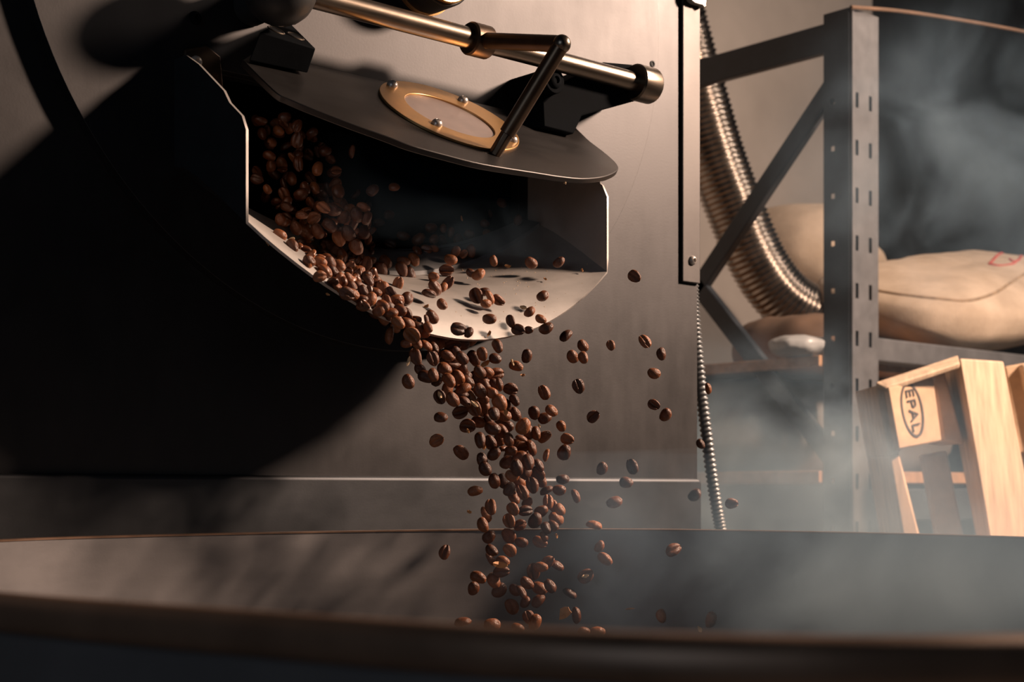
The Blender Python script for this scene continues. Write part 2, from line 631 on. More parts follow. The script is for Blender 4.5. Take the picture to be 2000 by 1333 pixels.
n = 56
o_out = ell((876, 229.5), (134, 58), (-26, 34), n)
o_in = ell((877, 230), (87, 38), (-14, 20.5), n)
h = 0.0022
v = [on_lid(*p) for p in o_out] + [on_lid(*p, h) for p in o_out] + [on_lid(*p, h) for p in o_in] + [on_lid(*p) for p in o_in]
f = []
for i in range(4):
    for k in range(n):
        k2, j = (k + 1) % n, (i + 1) % 4
        f.append((i * n + k, i * n + k2, j * n + k2, j * n + k))
build('sight_ring', v, f, M['brass'], lid, 40, 0.0004)['label'] = 'brass ring held by four screws'
gl = [on_lid(*p, 0.0006) for p in ell((877, 230), (88, 38.5), (-14.2, 21), n)]
g2 = [p - LID_N * 0.0004 for p in gl]
v, f = prism_vf(gl, g2)
M['window'] = surface('dusty_sight_glass', (0.20, 0.15, 0.135), 0.30, 0.0, 40, 0.2, 0, None, (1, 1, 1), 0.08, None, 0.8)
build('sight_glass', v, f, M['window'], lid, 30)
for px, py in ((764, 172), (902, 202), (851, 248), (998, 279)):
    screw(on_lid(px, py, h), LID_N, 0.0050, 0.0045, M['screw'], lid)

# ------------------------------------------------------------------ hinge rod, arm and brackets
RZ, RQ = 1.402, 0.07
rod = tube('hinge_rod', [(-0.34, -RQ, RZ), (-0.2, -RQ, RZ), (0.0, -RQ, RZ), (0.108, -RQ, RZ)], 0.0094, M['rod'], ROAST, 32)
# round black hub on the left end of the rod
pf = []
for k in range(13):
    a = math.pi * k / 12
    pf.append((-0.312 - 0.030 * math.cos(a) if k else -0.342, max(0.010, 0.030 * math.sin(a))))
tube('hub_knob', [(x, -RQ, RZ) for x, r_ in pf], [r_ for x, r_ in pf], M['black'], ROAST, 32, 40)
# shaft that carries the hub to the round door
tube('hub_post', [(-0.305, -0.012, RZ), (-0.305, -RQ + 0.01, RZ)], 0.016, M['black'], ROAST, 28, 30, 0.002)
# collar with arm
cx = -0.1035
v, f = tube_vf([(cx - 0.011, -RQ, RZ), (cx - 0.009, -RQ, RZ), (cx + 0.010, -RQ, RZ), (cx + 0.012, -RQ, RZ)], [0.0135, 0.0148, 0.0148, 0.0135], 28)
build('rod_collar', v, f, M['arm'], ROAST, 30)
joint = PX(1097, 86, cx)
a0 = Vector((cx, -RQ - 0.012, RZ - 0.003))
arm = tube('lid_arm', [a0, a0.lerp(joint, 0.5), joint + (joint - a0).normalized() * 0.004], [0.0072, 0.0072, 0.0072], M['arm'], ROAST, 24, 40, 0.0015)
# knuckle ball at the elbow
v, f = [], []
for i in range(13):
    th = math.pi * i / 12
    for k in range(20):
        ph = 2 * math.pi * k / 20
        v.append(joint + Vector((math.sin(th) * math.cos(ph), math.sin(th) * math.sin(ph), math.cos(th))) * 0.0079)
for i in range(12):
    for k in range(20):
        f.append((i * 20 + k, i * 20 + (k + 1) % 20, (i + 1) * 20 + (k + 1) % 20, (i + 1) * 20 + k))
build('elbow', v, f, M['rod'], ROAST, 60)
foot = on_lid(966, 301)
dirs = (joint - foot)
st = foot + dirs * 0.19
strut = tube('lid_strut', [joint - dirs * 0.02, joint - dirs * 0.4, st, st - dirs * 0.004], [0.0070, 0.0070, 0.0070, 0.0062], M['arm'], ROAST, 24, 40)
tube('strut_foot', [st + dirs * 0.02, foot - LID_N * 0.001], 0.0059, M['arm'], ROAST, 8, 30, 0.0008)

# left hinge block with two bored holes
fr = [P(508, 62, 0.062), P(617, 95, 0.062), P(601, 143, 0.050), P(486, 119, 0.050)]
bk = [P(552, 41, 0.014), P(568, 46, 0.014), P(560, 112, 0.014), P(500, 100, 0.014)]
blk = prism('hinge_block', fr, bk, M['bracket'], ROAST, 0.001, 20)
nrm = (fr[1] - fr[0]).cross(bk[0] - fr[0]).normalized()
if nrm.z < 0: nrm = -nrm
for a in (0.20, 0.70):
    c = fr[0].lerp(fr[1], a) * 0.66 + bk[0].lerp(bk[1], a) * 0.34
    u = (fr[1] - fr[0]).normalized()
    w = nrm.cross(u).normalized()
    v, f = [], []
    for rr, hh in ((0.0078, 0.0002), (0.0070, 0.0008), (0.0062, 0.0006), (0.0060, 0.0003)):
        for k in range(20):
            t = 2 * math.pi * k / 20
            v.append(c + (u * math.cos(t) + w * math.sin(t)) * rr + nrm * hh)
    for i in range(3):
        for k in range(20):
            f.append((i * 20 + k, i * 20 + (k + 1) % 20, (i + 1) * 20 + (k + 1) % 20, (i + 1) * 20 + k))
    build('bore_ring', v, f, M['rod'], blk, 40)
    v2 = v[60:80]
    build('bore', list(v2) + [p - nrm * 0.0002 for p in v2], [tuple(range(20)), tuple(range(39, 19, -1))] + [(k, 20 + k, 20 + (k + 1) % 20, (k + 1) % 20) for k in range(20)], M['black'], blk, 30)

# right bracket: boss, arm, end collar
bc = P(1006, 180, 0.012)
br = prism('hinge_bracket', [P(x, y, 0.062) for x, y in ((1105, 158), (1180, 121), (1236, 126), (1262, 146), (1253, 194), (1137, 226), (1121, 262), (1062, 248), (1060, 200))],
           [P(x, y, 0.062) + Vector((0, 0.045, 0)) for x, y in ((1105, 158), (1180, 121), (1236, 126), (1262, 146), (1253, 194), (1137, 226), (1121, 262), (1062, 248), (1060, 200))], M['bracket'], ROAST, 0.0015, 20)
tube('bracket_boss', [bc, bc + Vector((0, -0.03, 0)), bc + Vector((0, -0.056, 0))], 0.0125, M['bracket'], ROAST, 28, 30, 0.001)
screw(bc + Vector((0, -0.056, 0)), (0, -1, 0), 0.008, 0.003, M['bracket'], br, 'bolt')
tube('end_collar', [(0.098, -RQ, RZ), (0.100, -RQ, RZ), (0.122, -RQ, RZ), (0.124, -RQ, RZ)], [0.0165, 0.0178, 0.0178, 0.0168], M['rod'], ROAST, 32, 30)

# sight port above the rod: dark barrel with a brass front ring
pc = P(872, -64, 0.055)
tube('port_barrel', [(pc.x, -0.012, pc.z), (pc.x, -0.04, pc.z), (pc.x, -0.052, pc.z)], 0.0335, M['black'], ROAST, 40, 30, 0.0015)
v, f = [], []
for rr, yy in ((0.0315, -0.0515), (0.0315, -0.0545), (0.0305, -0.0555), (0.022, -0.0555), (0.021, -0.0515)):
    for k in range(40):
        t = 2 * math.pi * k / 40
        v.append((pc.x + rr * math.cos(t), yy, pc.z + rr * math.sin(t)))
for i in range(4):
    for k in range(40):
        f.append((i * 40 + k, i * 40 + (k + 1) % 40, (i + 1) * 40 + (k + 1) % 40, (i + 1) * 40 + k))
f.append(tuple(range(160, 200)))
build('port_ring', v, f, M['brass'], ROAST, 30)
v, f = [], []
for rr, yy in ((0.0335, -0.02), (0.0352, -0.0205), (0.0352, -0.0235), (0.0335, -0.024)):
    for k in range(40):
        t = 2 * math.pi * k / 40
        v.append((pc.x + rr * math.cos(t), yy, pc.z + rr * math.sin(t)))
for i in range(3):
    for k in range(40):
        f.append((i * 40 + k, i * 40 + (k + 1) % 40, (i + 1) * 40 + (k + 1) % 40, (i + 1) * 40 + k))
build('port_band', v, f, M['brass'], ROAST, 30)

# latch plate with two screws beside the chute, and door bolts
lp = [(362, 95), (405, 88), (432, 110), (438, 180), (432, 255), (405, 307), (378, 305), (350, 285), (347, 250), (354, 160)]
lat = prism('latch_plate', [P(x, y, 0.017) for x, y in lp], [P(x, y, 0.017) + Vector((0, 0.005, 0)) for x, y in lp], M['arm'], ROAST, 0.0015, 25)
screw(P(383, 121, 0.017), (0, -1, 0), 0.0050, 0.0035, M['screw'], lat)
screw(P(371, 267, 0.017), (0, -1, 0), 0.0050, 0.0035, M['screw'], lat)
screw(P(381, 35, 0.012), (0, -1, 0), 0.0055, 0.0035, M['bracket'], disc, 'door_bolt')
wb = P(298, 346, 0.0)
v, f = join_vf([dome_vf(wb, (0, -1, 0), 0.0083, 0.0015, 24, False), dome_vf(wb + Vector((0, -0.0014, 0)), (0, -1, 0), 0.0045, 0.0035, 16, True)])
build('washer_bolt', v, f, M['bracket'], ROAST, 35)

# ------------------------------------------------------------------ conduit beside the machine
cpx = [(1352, 500, 0.016), (1353, 560, 0.016), (1356, 620, 0.014), (1362, 690, 0.011), (1370, 770, 0.009), (1380, 850, 0.007), (1390, 930, 0.006), (1401, 1000, 0.006), (1412, 1060, 0.006), (1430, 1160, 0.006), (1460, 1330, 0.006)]
cpts = [P(x, y, -q) for x, y, q in cpx]
path = catmull(cpts, 40)
rad = [0.0062 + 0.0010 * math.cos(i * 2 * math.pi / 5.0) for i in range(len(path))]
cd = tube('corrugated_conduit', path, rad, M['conduit'], None, 16, 60)
tag(cd, 'grey ribbed cable conduit hanging down the right edge of the roaster', 'conduit')

# ================================================================== cooling tray
def cam_xy(x, d, z):
    p = EYE + RGT * x + FWD * d
    return Vector((p.x, p.y, z))


TRZ = 1.0 - 104.0 / FPX
tpts = [(-0.362, 1.051), (-0.279, 1.156), (-0.16, 1.255), (-0.045, 1.316), (0.06, 1.335), (0.163, 1.310), (0.292, 1.215), (0.382, 1.106), (0.45, 0.95), (0.46, 0.75), (0.38, 0.55), (0.25, 0.41), (0.124, 0.362), (0.062, 0.360), (0, 0.382), (-0.075, 0.435), (-0.176, 0.51), (-0.29, 0.64), (-0.375, 0.84)]
loop = catmull([cam_xy(a, b, TRZ) for a, b in tpts], 8, True)
ctr = sum(loop, Vector()) / len(loop)
for _ in range(10):
    m = len(loop)
    loop = [loop[i] * 0.5 + (loop[i - 1] + loop[(i + 1) % m]) * 0.25 for i in range(m)]
TRAY = empty('cooling_tray', (ctr.x, ctr.y, 0.0))
tag(TRAY, 'large round steel cooling tray catching the falling beans', 'tray')


def sweep(profile):
    """profile: (outward, z) pairs swept round the tray outline"""
    m = len(loop)
    V, F = [], []
    for i in range(m):
        t = (loop[(i + 1) % m] - loop[i - 1]).normalized()
        nrm = Vector((t.y, -t.x, 0))
        if nrm.dot(loop[i] - ctr) < 0: nrm = -nrm
        for o_, z_ in profile:
            V.append(loop[i] + nrm * o_ + UP * z_)
    n_ = len(profile)
    for i in range(m):
        for k in range(n_):
            F.append((i * n_ + k, i * n_ + (k + 1) % n_, ((i + 1) % m) * n_ + (k + 1) % n_, ((i + 1) % m) * n_ + k))
    return V, F


v, f = sweep([(0.0, -0.001), (0.0015, -0.001), (0.0015, -0.150), (0.0, -0.150)])
build('tray_wall', v, f, M['tray'], TRAY, 30)
v, f = sweep([(-0.0006, 0.0), (-0.0006, -0.0012), (0.003, -0.0012), (0.003, -0.0118), (0.0052, -0.0125), (0.0070, -0.0115), (0.0078, -0.009), (0.0078, -0.004), (0.0066, -0.0012), (0.0040, 0.0004), (0.001, 0.0006)])
build('tray_rim', v, f, M['rim'], TRAY, 50)
m = len(loop)
fl = [p + UP * -0.148 for p in loop]
v = fl + [p - UP * 0.003 for p in fl]
build('tray_floor', v, [tuple(range(m)), tuple(range(2 * m - 1, m - 1, -1))] + [(i, m + i, m + (i + 1) % m, (i + 1) % m) for i in range(m)], M['tray'], TRAY, 30)
v, f = tube_vf([(ctr.x, ctr.y, 0.0), (ctr.x, ctr.y, 0.02), (ctr.x, ctr.y, 0.022), (ctr.x, ctr.y, TRZ - 0.15)], [0.16, 0.16, 0.09, 0.09], 32)
build('tray_pedestal', v, f, M['black'], TRAY, 30)


def tray_far(px):
    """distance (along the view axis) of the far tray wall in a given picture column"""
    k = (px - 1000.0) / FPX
    best = None
    m_ = len(loop)
    for i_ in range(m_):
        a_, b_ = loop[i_] - EYE, loop[(i_ + 1) % m_] - EYE
        xa, da, xb, db = a_.dot(RGT), a_.dot(FWD), b_.dot(RGT), b_.dot(FWD)
        fa, fb = xa - k * da, xb - k * db
        if fa * fb <= 0 and fa != fb:
            t_ = fa / (fa - fb)
            d_ = da + (db - da) * t_
            best = d_ if best is None else max(best, d_)
    return best


def before_tray(p_, px, py, gap=0.03):
    """keep a falling thing inside the tray wall"""
    if py < 1015: return p_
    d_ = tray_far(px)
    if d_ is None or (p_ - EYE).dot(FWD) < d_ - gap: return p_
    return PD(px, py, d_ - gap)

# ================================================================== pallet rack behind on the right
RX, RY = 1.207, 0.464                 # outer corner of the near upright
RACK = empty('pallet_rack', (RX, RY, 0.0))
tag(RACK, 'slate grey slotted storage rack with braces and chipboard shelves', 'rack')


def holed_strip(org, du, dv, w, h, holes):
    """sheet w x h with rectangular holes (u0, u1, v0, v1)"""
    us = sorted({0.0, w} | {a for hl_ in holes for a in hl_[:2]})
    vs_ = sorted({0.0, h} | {a for hl_ in holes for a in hl_[2:]})
    idx, V, F = {}, [], []

    def vid(i, j):
        if (i, j) not in idx:
            idx[(i, j)] = len(V)
            V.append(org + du * us[i] + dv * vs_[j])
        return idx[(i, j)]
    for i in range(len(us) - 1):
        for j in range(len(vs_) - 1):
            cu, cv = (us[i] + us[i + 1]) / 2, (vs_[j] + vs_[j + 1]) / 2
            if any(a < cu < b and c < cv < d for a, b, c, d in holes): continue
            F.append((vid(i, j), vid(i + 1, j), vid(i + 1, j + 1), vid(i, j + 1)))
    return V, F


def upright(x, y, ztop, sx=1):
    up = ROOTU = build('upright', *join_vf([
        holed_strip(Vector((x, y, 0)), Vector((sx, 0, 0)), UP, 0.085, ztop,
                    [(a, b, z, z + 0.027) for z in [0.16 + 0.084 * k for k in range(int((ztop - 0.2) / 0.084))] for a, b in ((0.016, 0.025), (0.056, 0.065))]),
        ]), M['rack_front'], RACK, 0, 0, 0.002, 0)
    build('flange', *holed_strip(Vector((x, y + 0.001, 0)), Vector((0, 1, 0)), UP, 0.054, ztop,
                                 [(0.030, 0.0385, z, z + 0.009) for z in [0.17 + 0.084 * k for k in range(int((ztop - 0.2) / 0.084))]]), M['rack'], up, 0, 0, 0.002, 0)
    build('flange', *holed_strip(Vector((x + sx * 0.085, y + 0.001, 0)), Vector((0, 1, 0)), UP, 0.054, ztop, []), M['rack'], up, 0, 0, 0.002, 0)
    build('lip', *box_vf((x + 0.0 if sx > 0 else x - 0.004, y - 0.006, 0), (x + 0.004 if sx > 0 else x, y + 0.0, ztop)), M['rack_front'], up, 0)
    return up


ZT = 1.0 + (956 - 14) / FPX * 2.6
upright(RX, RY, ZT)
upright(RX + 1.85, RY, ZT)
YB = RY + 0.95
build('upright', *holed_strip(Vector((RX, YB, 0)), Vector((0, 0.06, 0)).normalized(), UP, 0.06, ZT, []), M['rack'], RACK, 0, 0, 0.06, 0)


def brace(a, b, w, t=0.018):
    """flat channel between two points lying in the x = RX plane"""
    a, b = Vector(a), Vector(b)
    d = (b - a).normalized()
    s = Vector((1, 0, 0)).cross(d).normalized() * (w / 2)
    fr_ = [a - s, b - s, b + s, a + s]
    prism('brace', fr_, [p + Vector((t, 0, 0)) for p in fr_], M['rack'], RACK, 0.002, 20)


def rx(px, py): return PX(px, py, RX + 0.004)


def extend(a, b, k): return a + (b - a) * k


a, b = rx(1640, 66), rx(1365, 130)
b.z = a.z
brace(a, extend(a, b, 2.2), 0.052)
a, b = rx(1632, 150), rx(1372, 542)
brace(a, extend(a, b, 1.06), 0.034)
a, b = rx(1362, 562), rx(1628, 905)
brace(extend(b, a, 1.06), b, 0.034)
# front beams and the shelf boards
zb = 1.272
beam = box('beam', (RX + 0.085, RY + 0.004, zb - 0.042), (RX + 1.9, RY + 0.05, zb), M['rack_front'], RACK, 0.003)
box('beam', (RX + 0.0, YB + 0.0, zb - 0.042), (RX + 1.9, YB + 0.05, zb), M['rack'], RACK, 0.003)
zs = 1.0 + (956 - 718) / FPX * 2.66
box('shelf_board', (RX - 0.012, RY + 0.056, zs), (RX + 1.9, YB + 0.06, zs + 0.020), M['shelf'], RACK, 0.002)
zl = 1.0 + (956 - 944) / FPX * 2.66
box('shelf_board', (RX - 0.012, RY + 0.056, zl), (RX + 1.9, YB + 0.06, zl + 0.022), M['shelf'], RACK, 0.002)
box('beam', (RX + 0.085, RY + 0.004, zl - 0.07), (RX + 1.9, RY + 0.05, zl - 0.01), M['rack'], RACK, 0.003)
# cord from the top of the upright
cpath = catmull([P(1662, 14, -RY + 0.01), P(1760, 22, -RY + 0.01), P(1880, 40, -RY + 0.01), P(2000, 62, -RY + 0.01), P(2120, 90, -RY + 0.01), P(2330, 150, -RY + 0.01), Vector((RX + 1.87, RY - 0.012, 1.74))], 6)
tag(tube('strap_cord', cpath, 0.0035, M['brown_cloth'], None, 8), 'thin brown cord running right from the top of the rack upright', 'cord')


# ------------------------------------------------------------------ sacks
def blob(name, c, ax, e, mat, amp=0.01, nf=6.0, seed=0, nu=56, nv=32, pinch=0.0, bottom=None, label=None, cat=None, group=None, sag=0.0):
    """pillow: superellipsoid with half axes ax (three vectors), exponents e, folds by noise"""
    V, F = [], []

    def sp(x, k): return math.copysign(abs(x) ** k, x)
    for i in range(nv + 1):
        th = -math.pi / 2 + math.pi * i / nv
        for k in range(nu):
            ph = 2 * math.pi * k / nu
            x = sp(math.cos(th), e[0]) * sp(math.cos(ph), e[1])
            y = sp(math.cos(th), e[0]) * sp(math.sin(ph), e[1])
            z = sp(math.sin(th), e[0])
            z *= 1 - pinch * max(abs(x), abs(y)) ** 3
            p = c + ax[0] * x + ax[1] * y + ax[2] * z
            nn = noise.fractal(p * nf + Vector((seed, seed * 2.1, 0)), 1.0, 2.0, 4)
            p = p + (p - c).normalized() * (nn * amp)
            p.z -= sag * (1 - x * x)
            if bottom is not None and p.z < bottom: p.z = bottom + 0.001 * nn
            V.append(p)
    for i in range(nv):
        for k in range(nu):
            F.append((i * nu + k, i * nu + (k + 1) % nu, (i + 1) * nu + (k + 1) % nu, (i + 1) * nu + k))
    o = build(name, V, F, mat, None, 70)
    tag(o, label, cat, group)
    return o, V, F


sy = RY + 0.30
c = P(1885, 572, -(RY + 0.20))
sk, SV, SF = blob('burlap_sack', c, (Vector((0.36, 0, 0.062)), Vector((0.0, 0.21, 0.06)), Vector((0, -0.02, 0.085))), (0.62, 0.55), M['burlap'], 0.010, 7, 3.0, pinch=0.45, bottom=zb - 0.02, sag=0.018,
                  label='plump tan burlap sack with red print lying on the rack shelf', cat='sack')
SB = BVHTree.FromPolygons([tuple(p) for p in SV], SF)
sk_org = sk.location.copy()


def sack_hit(px, py):
    h = SB.ray_cast(EYE, ray(px, py).normalized())
    return (h[0], h[1]) if h[0] is not None else (None, None)


strokes = [[(1932, 517), (1940, 508), (1950, 498), (1962, 494)], [(1934, 517), (1950, 520), (1966, 519), (1982, 515)], [(1962, 494), (1975, 492), (1990, 490), (2004, 489)],
           [(1972, 507), (1980, 512), (1990, 508), (1996, 499), (2006, 496)]]
for s in strokes:
    pts = []
    for p in catmull([Vector((a, b, 0)) for a, b in s], 5):
        hp, hn = sack_hit(p.x, p.y)
        if hp is not None: pts.append(hp)
    if len(pts) > 3:
        v, f = tube_vf(pts, 0.0035, 6)
        o = build('stencil_stroke', v, f, M['red'], sk, 60)

sp_ = []
for q_ in catmull([Vector((a, b, 0)) for a, b in ((1700, 566), (1760, 576), (1830, 584), (1890, 588), (1940, 574), (1975, 552), (2010, 530), (2060, 500))], 6):
    hp, hn = sack_hit(q_.x, q_.y)
    if hp is not None: sp_.append(hp)
if len(sp_) > 4:
    build('seam', *tube_vf(sp_, 0.0036, 6), M['seam'], sk, 60)
c = P(1582, 525, -(RY + 0.66))
blob('burlap_sack', c, (Vector((0.16, 0.0, -0.07)), Vector((0, 0.16, 0)), Vector((0.05, 0, 0.11))), (0.7, 0.7), M['burlap'], 0.01, 8, 9.0, label='tan burlap sack slumped behind the flexible metal duct', cat='sack')
c = P(1556, 660, -(RY + 0.30))
c.z = zs + 0.02 + 0.05
blob('brown_sack', c, (Vector((0.085, 0, 0)), Vector((0, 0.14, 0)), Vector((0, 0, 0.06))), (0.75, 0.75), M['brown_cloth'], 0.010, 9, 4.0, bottom=zs + 0.0205, label='dark brown sack bunched under the flexible metal duct', cat='sack')
c = P(1566, 690, -(RY + 0.10))
c.z = zs + 0.02 + 0.018
blob('plastic_bag', c, (Vector((0.062, 0, 0)), Vector((0, 0.05, 0)), Vector((0, 0, 0.02))), (0.8, 0.8), M['plastic'], 0.006, 22, 2.0, bottom=zs + 0.0205, label='crumpled pale plastic bag at the edge of the shelf', cat='bag')
c = P(1500, 850, -(RY + 0.42))
c.z = zl + 0.022 + 0.085
blob('grey_sack', c, (Vector((0.34, 0, 0)), Vector((0, 0.30, 0)), Vector((0, 0, 0.10))), (0.55, 0.5), M['grey_cloth'], 0.012, 6, 14.0, bottom=zl + 0.0225, label='large grey sack on the lower rack shelf behind the smoke', cat='sack')
c = P(2000, 850, -(RY + 0.42))
c.z = zl + 0.022 + 0.085
blob('grey_sack', c + Vector((0.08, 0, 0)), (Vector((0.34, 0, 0)), Vector((0, 0.30, 0)), Vector((0, 0, 0.10))), (0.55, 0.5), M['grey_cloth'], 0.012, 6, 24.0, bottom=zl + 0.0225, label='dark grey sack on the lower rack shelf behind the wooden pallet', cat='sack')

# ------------------------------------------------------------------ flexible metal duct
dpx = [(1262, -560), (1282, -300), (1300, -110), (1318, 20), (1338, 100), (1366, 200), (1399, 310), (1440, 420), (1482, 515), (1532, 582), (1592, 618), (1650, 634)]
path = catmull([PD(x, y, 3.0 + 0.02 * max(0, i - 3)) for i, (x, y) in enumerate(dpx)], 60)
acc, rad, last = 0.0, [], path[0]
for p in path:
    acc += (p - last).length
    last = p
    rad.append(0.060 + 0.0022 * math.cos(acc * 2 * math.pi / 0.0115))
dk = tube('flexible_duct', path, rad, M['duct'], None, 32, 70)
tag(dk, 'ribbed shiny metal flexible duct curving down behind the rack brace', 'duct')

# ================================================================== wooden pallets leaning at the right
PAL = empty('wooden_pallet', PD(1860, 1600, 2.2) * 1.0)
PAL.location.z = 0.0
tag(PAL, 'weathered wooden pallet standing on end with a branded block facing us', 'pallet')


def slab(name, quad, dist, back, mat, parent, bevel=0.004):
    """quad: four image points read at distances dist (one or four), thickness vector back"""
    ds = dist if isinstance(dist, (list, tuple)) else [dist] * 4
    q_ = [PD(x, y, d) for (x, y), d in zip(quad, ds)]
    return prism(name, q_, [p + back for p in q_], mat, parent, bevel, 20), q_


BK = FWD * 0.10 - RGT * 0.02


def down(a, b, y):       # point on the line a-b at image height y
    t = (y - a[1]) / (b[1] - a[1])
    return (a[0] + (b[0] - a[0]) * t, y)


# left deck board seen on its edge, running down to the floor
L0, L1 = (1711, 752), (1762, 1045)
R0, R1 = (1733, 757), (1797, 1045)
slab('deck_board', [L0, R0, (1760, 886), (1736, 893)], 2.2, FWD * 0.14, M['wood'], PAL)
slab('deck_board', [(1736, 889), (1757, 886), down((1757, 886), R1, 2250), down((1736, 889), L1, 2250)], 2.2, FWD * 0.14, M['wood'], PAL)
# branded corner block
bq = [(1735, 757), (1822, 734), (1840, 862), (1756, 879)]
blkp, bq3 = slab('block', bq, [2.17, 2.245, 2.245, 2.17], FWD * 0.10, M['wood_b'], PAL, 0.003)
blkp['label'] = 'corner block branded with lettering in an oval'
# top end board over the block
slab('end_board', [(1711, 745), (1843, 706), (1876, 694), (1844, 713), (1734, 755), (1711, 752)], [2.19, 2.22, 2.24, 2.22, 2.19, 2.19], FWD * 0.16 + UP * 0.012, M['wood'], PAL) if False else None
tq = [PD(1711, 746, 2.18), PD(1871, 694, 2.30), PD(1875, 709, 2.22), PD(1733, 757, 2.18)]
prism('end_board', tq, [p + UP * -0.008 + FWD * 0.004 for p in tq], M['wood'], PAL, 0.002, 20)
# narrow board between block and stringer
slab('stringer_board', [(1822, 734), (1845, 722), (1884, 868), (1842, 862)], 2.28, FWD * 0.12, M['wood_b'], PAL)
# wide stringer: shaded side and lit face
side_a, side_b = (1842, 716), (1907, 1050)
edge_a, edge_b = (1875, 700), (1934, 1050)
far_a, far_b = (1960, 706), (2026, 1050)
Y2 = 2250
s3 = [PD(*edge_a, 2.25), PD(*far_a, 2.31), PD(*down(far_a, far_b, Y2), 2.31), PD(*down(edge_a, edge_b, Y2), 2.25)]
bk3 = [PD(*side_a, 2.36), PD(side_a[0] + 84, side_a[1] + 4, 2.42), PD(*down((side_a[0] + 84, side_a[1]), (side_b[0] + 84, side_b[1]), Y2), 2.42), PD(*down(side_a, side_b, Y2), 2.36)]
prism('stringer', s3, bk3, M['wood'], PAL, 0.003, 20)
# inner planks seen in the shade between the boards
slab('inner_board', [(1800, 890), (1850, 880), down((1850, 880), (1884, 1050), Y2), down((1800, 890), (1830, 1050), Y2)], 2.42, FWD * 0.02, M['wood_b'], PAL)
# lettering and oval on the block
u3 = (bq3[1] - bq3[0]).normalized()
n3 = u3.cross(bq3[3] - bq3[0]).normalized()
if n3.dot(EYE - bq3[0]) < 0: n3 = -n3
w3 = n3.cross(u3).normalized()
if w3.z < 0: w3 = -w3
ctr3 = PD(1784, 801, 2.2)
ctr3 = ctr3 + n3 * ((bq3[0] - ctr3).dot(n3))
axis = (PD(1796, 853, 2.2) - PD(1772, 749, 2.2)).normalized()       # long axis of the oval, pointing down
axis = (axis - n3 * axis.dot(n3)).normalized()
perp = n3.cross(axis).normalized()
if perp.dot(RGT) < 0: perp = -perp
V, F = [], []
no = 48
for k in range(no):
    t = 2 * math.pi * k / no
    for s_ in (1.0, 0.90):
        V.append(ctr3 + axis * (0.0415 * s_ * math.cos(t)) + perp * (0.027 * (s_ if s_ == 1 else 0.85) * math.sin(t)) + n3 * 0.0008)
for k in range(no):
    a_, b_ = 2 * k, 2 * ((k + 1) % no)
    F.append((a_, a_ + 1, b_ + 1, b_))
build('brand_oval', V, F, M['ink'], blkp, 0, 0, 0.001, -1)
cu = bpy.data.curves.new('brand_lettering', 'FONT')
cu.body = 'EPAL'
cu.size = 0.030
cu.align_x = 'CENTER'
cu.align_y = 'CENTER'
cu.extrude = 0.0004
cu.space_character = 1.05
to = bpy.data.objects.new('tmp_text', cu)
COL.objects.link(to)
dg = bpy.context.evaluated_depsgraph_get()
tm = bpy.data.meshes.new_from_object(to.evaluated_get(dg))
bpy.data.objects.remove(to)
tv = [ctr3 + axis * (p.co.x * 0.98) + perp * p.co.y + n3 * (0.0010 + p.co.z) for p in tm.vertices]
build('brand_lettering', tv, [tuple(q_.vertices) for q_ in tm.polygons], M['ink'], blkp, 0)

# second pallet behind at the right border
PAL2 = empty('wooden_pallet', PD(2010, 1600, 2.5))
PAL2.location.z = 0.0
tag(PAL2, 'second wooden pallet cut off by the right border behind the first', 'pallet')
slab('block', [(1962, 716), (2010, 708), (2022, 880), (1990, 888)], 2.42, FWD * 0.10, M['wood_b'], PAL2)
slab('deck_board', [(1996, 712), (2070, 700), (2350, 2000), (2270, 2000)], 2.40, FWD * 0.03, M['wood'], PAL2)
slab('deck_board', [(1992, 880), (2012, 880), (2150, 2000), (2120, 2000)], 2.46, FWD * 0.08, M['wood'], PAL2)

# ================================================================== coffee beans
def bean_mesh(name, seed, L=1.0, Wd=0.70, T=0.52, cleft=0.16, squash=0.55, shell=False):
    rnd = random.Random(seed)
    nu, nv = 24, 16
    V, F = [], []
    ph0 = rnd.uniform(-0.5, 0.5)
    bend = rnd.uniform(-0.05, 0.05)
    for i in range(nv + 1):
        th = math.pi * i / nv                      # along x
        for k in range(nu):
            a = 2 * math.pi * k / nu
            x = math.cos(th)
            r = math.sin(th) ** 0.9
            y, z = r * math.cos(a), r * math.sin(a)
            s = 1.0
            if z < 0:                              # flat side with a wavy cleft
                z *= squash
                g = y / 0.22 - 0.55 * math.sin(x * 2.6 + ph0)
                z += cleft * 3.6 * math.exp(-g * g * 2.6) * (r ** 0.8)
                if shell: z += 0.75 * math.exp(-(y / 0.5) ** 2 * 1.5) * (r ** 1.2)
            nn = noise.fractal(Vector((x * 1.7 + seed * 3.1, y * 1.7, z * 1.7)), 1.0, 2.0, 3)
            s += 0.05 * nn
            wv = 1 + 0.08 * math.sin(x * 1.3 + seed)
            V.append((0.5 * L * x * s, 0.5 * Wd * y * s * wv + bend * x * x, 0.5 * T * 1.25 * z * s))
    for i in range(nv):
        for k in range(nu):
            F.append((i * nu + k, i * nu + (k + 1) % nu, (i + 1) * nu + (k + 1) % nu, (i + 1) * nu + k))
    me = bpy.data.meshes.new(name)
    me.from_pydata(V, [], F)
    bm = bmesh.new()
    bm.from_mesh(me)
    bmesh.ops.remove_doubles(bm, verts=bm.verts, dist=0.002)
    bmesh.ops.recalc_face_normals(bm, faces=bm.faces)
    bm.to_mesh(me)
    bm.free()
    me.polygons.foreach_set('use_smooth', [True] * len(me.polygons))
    me.materials.append(M['bean'])
    return me


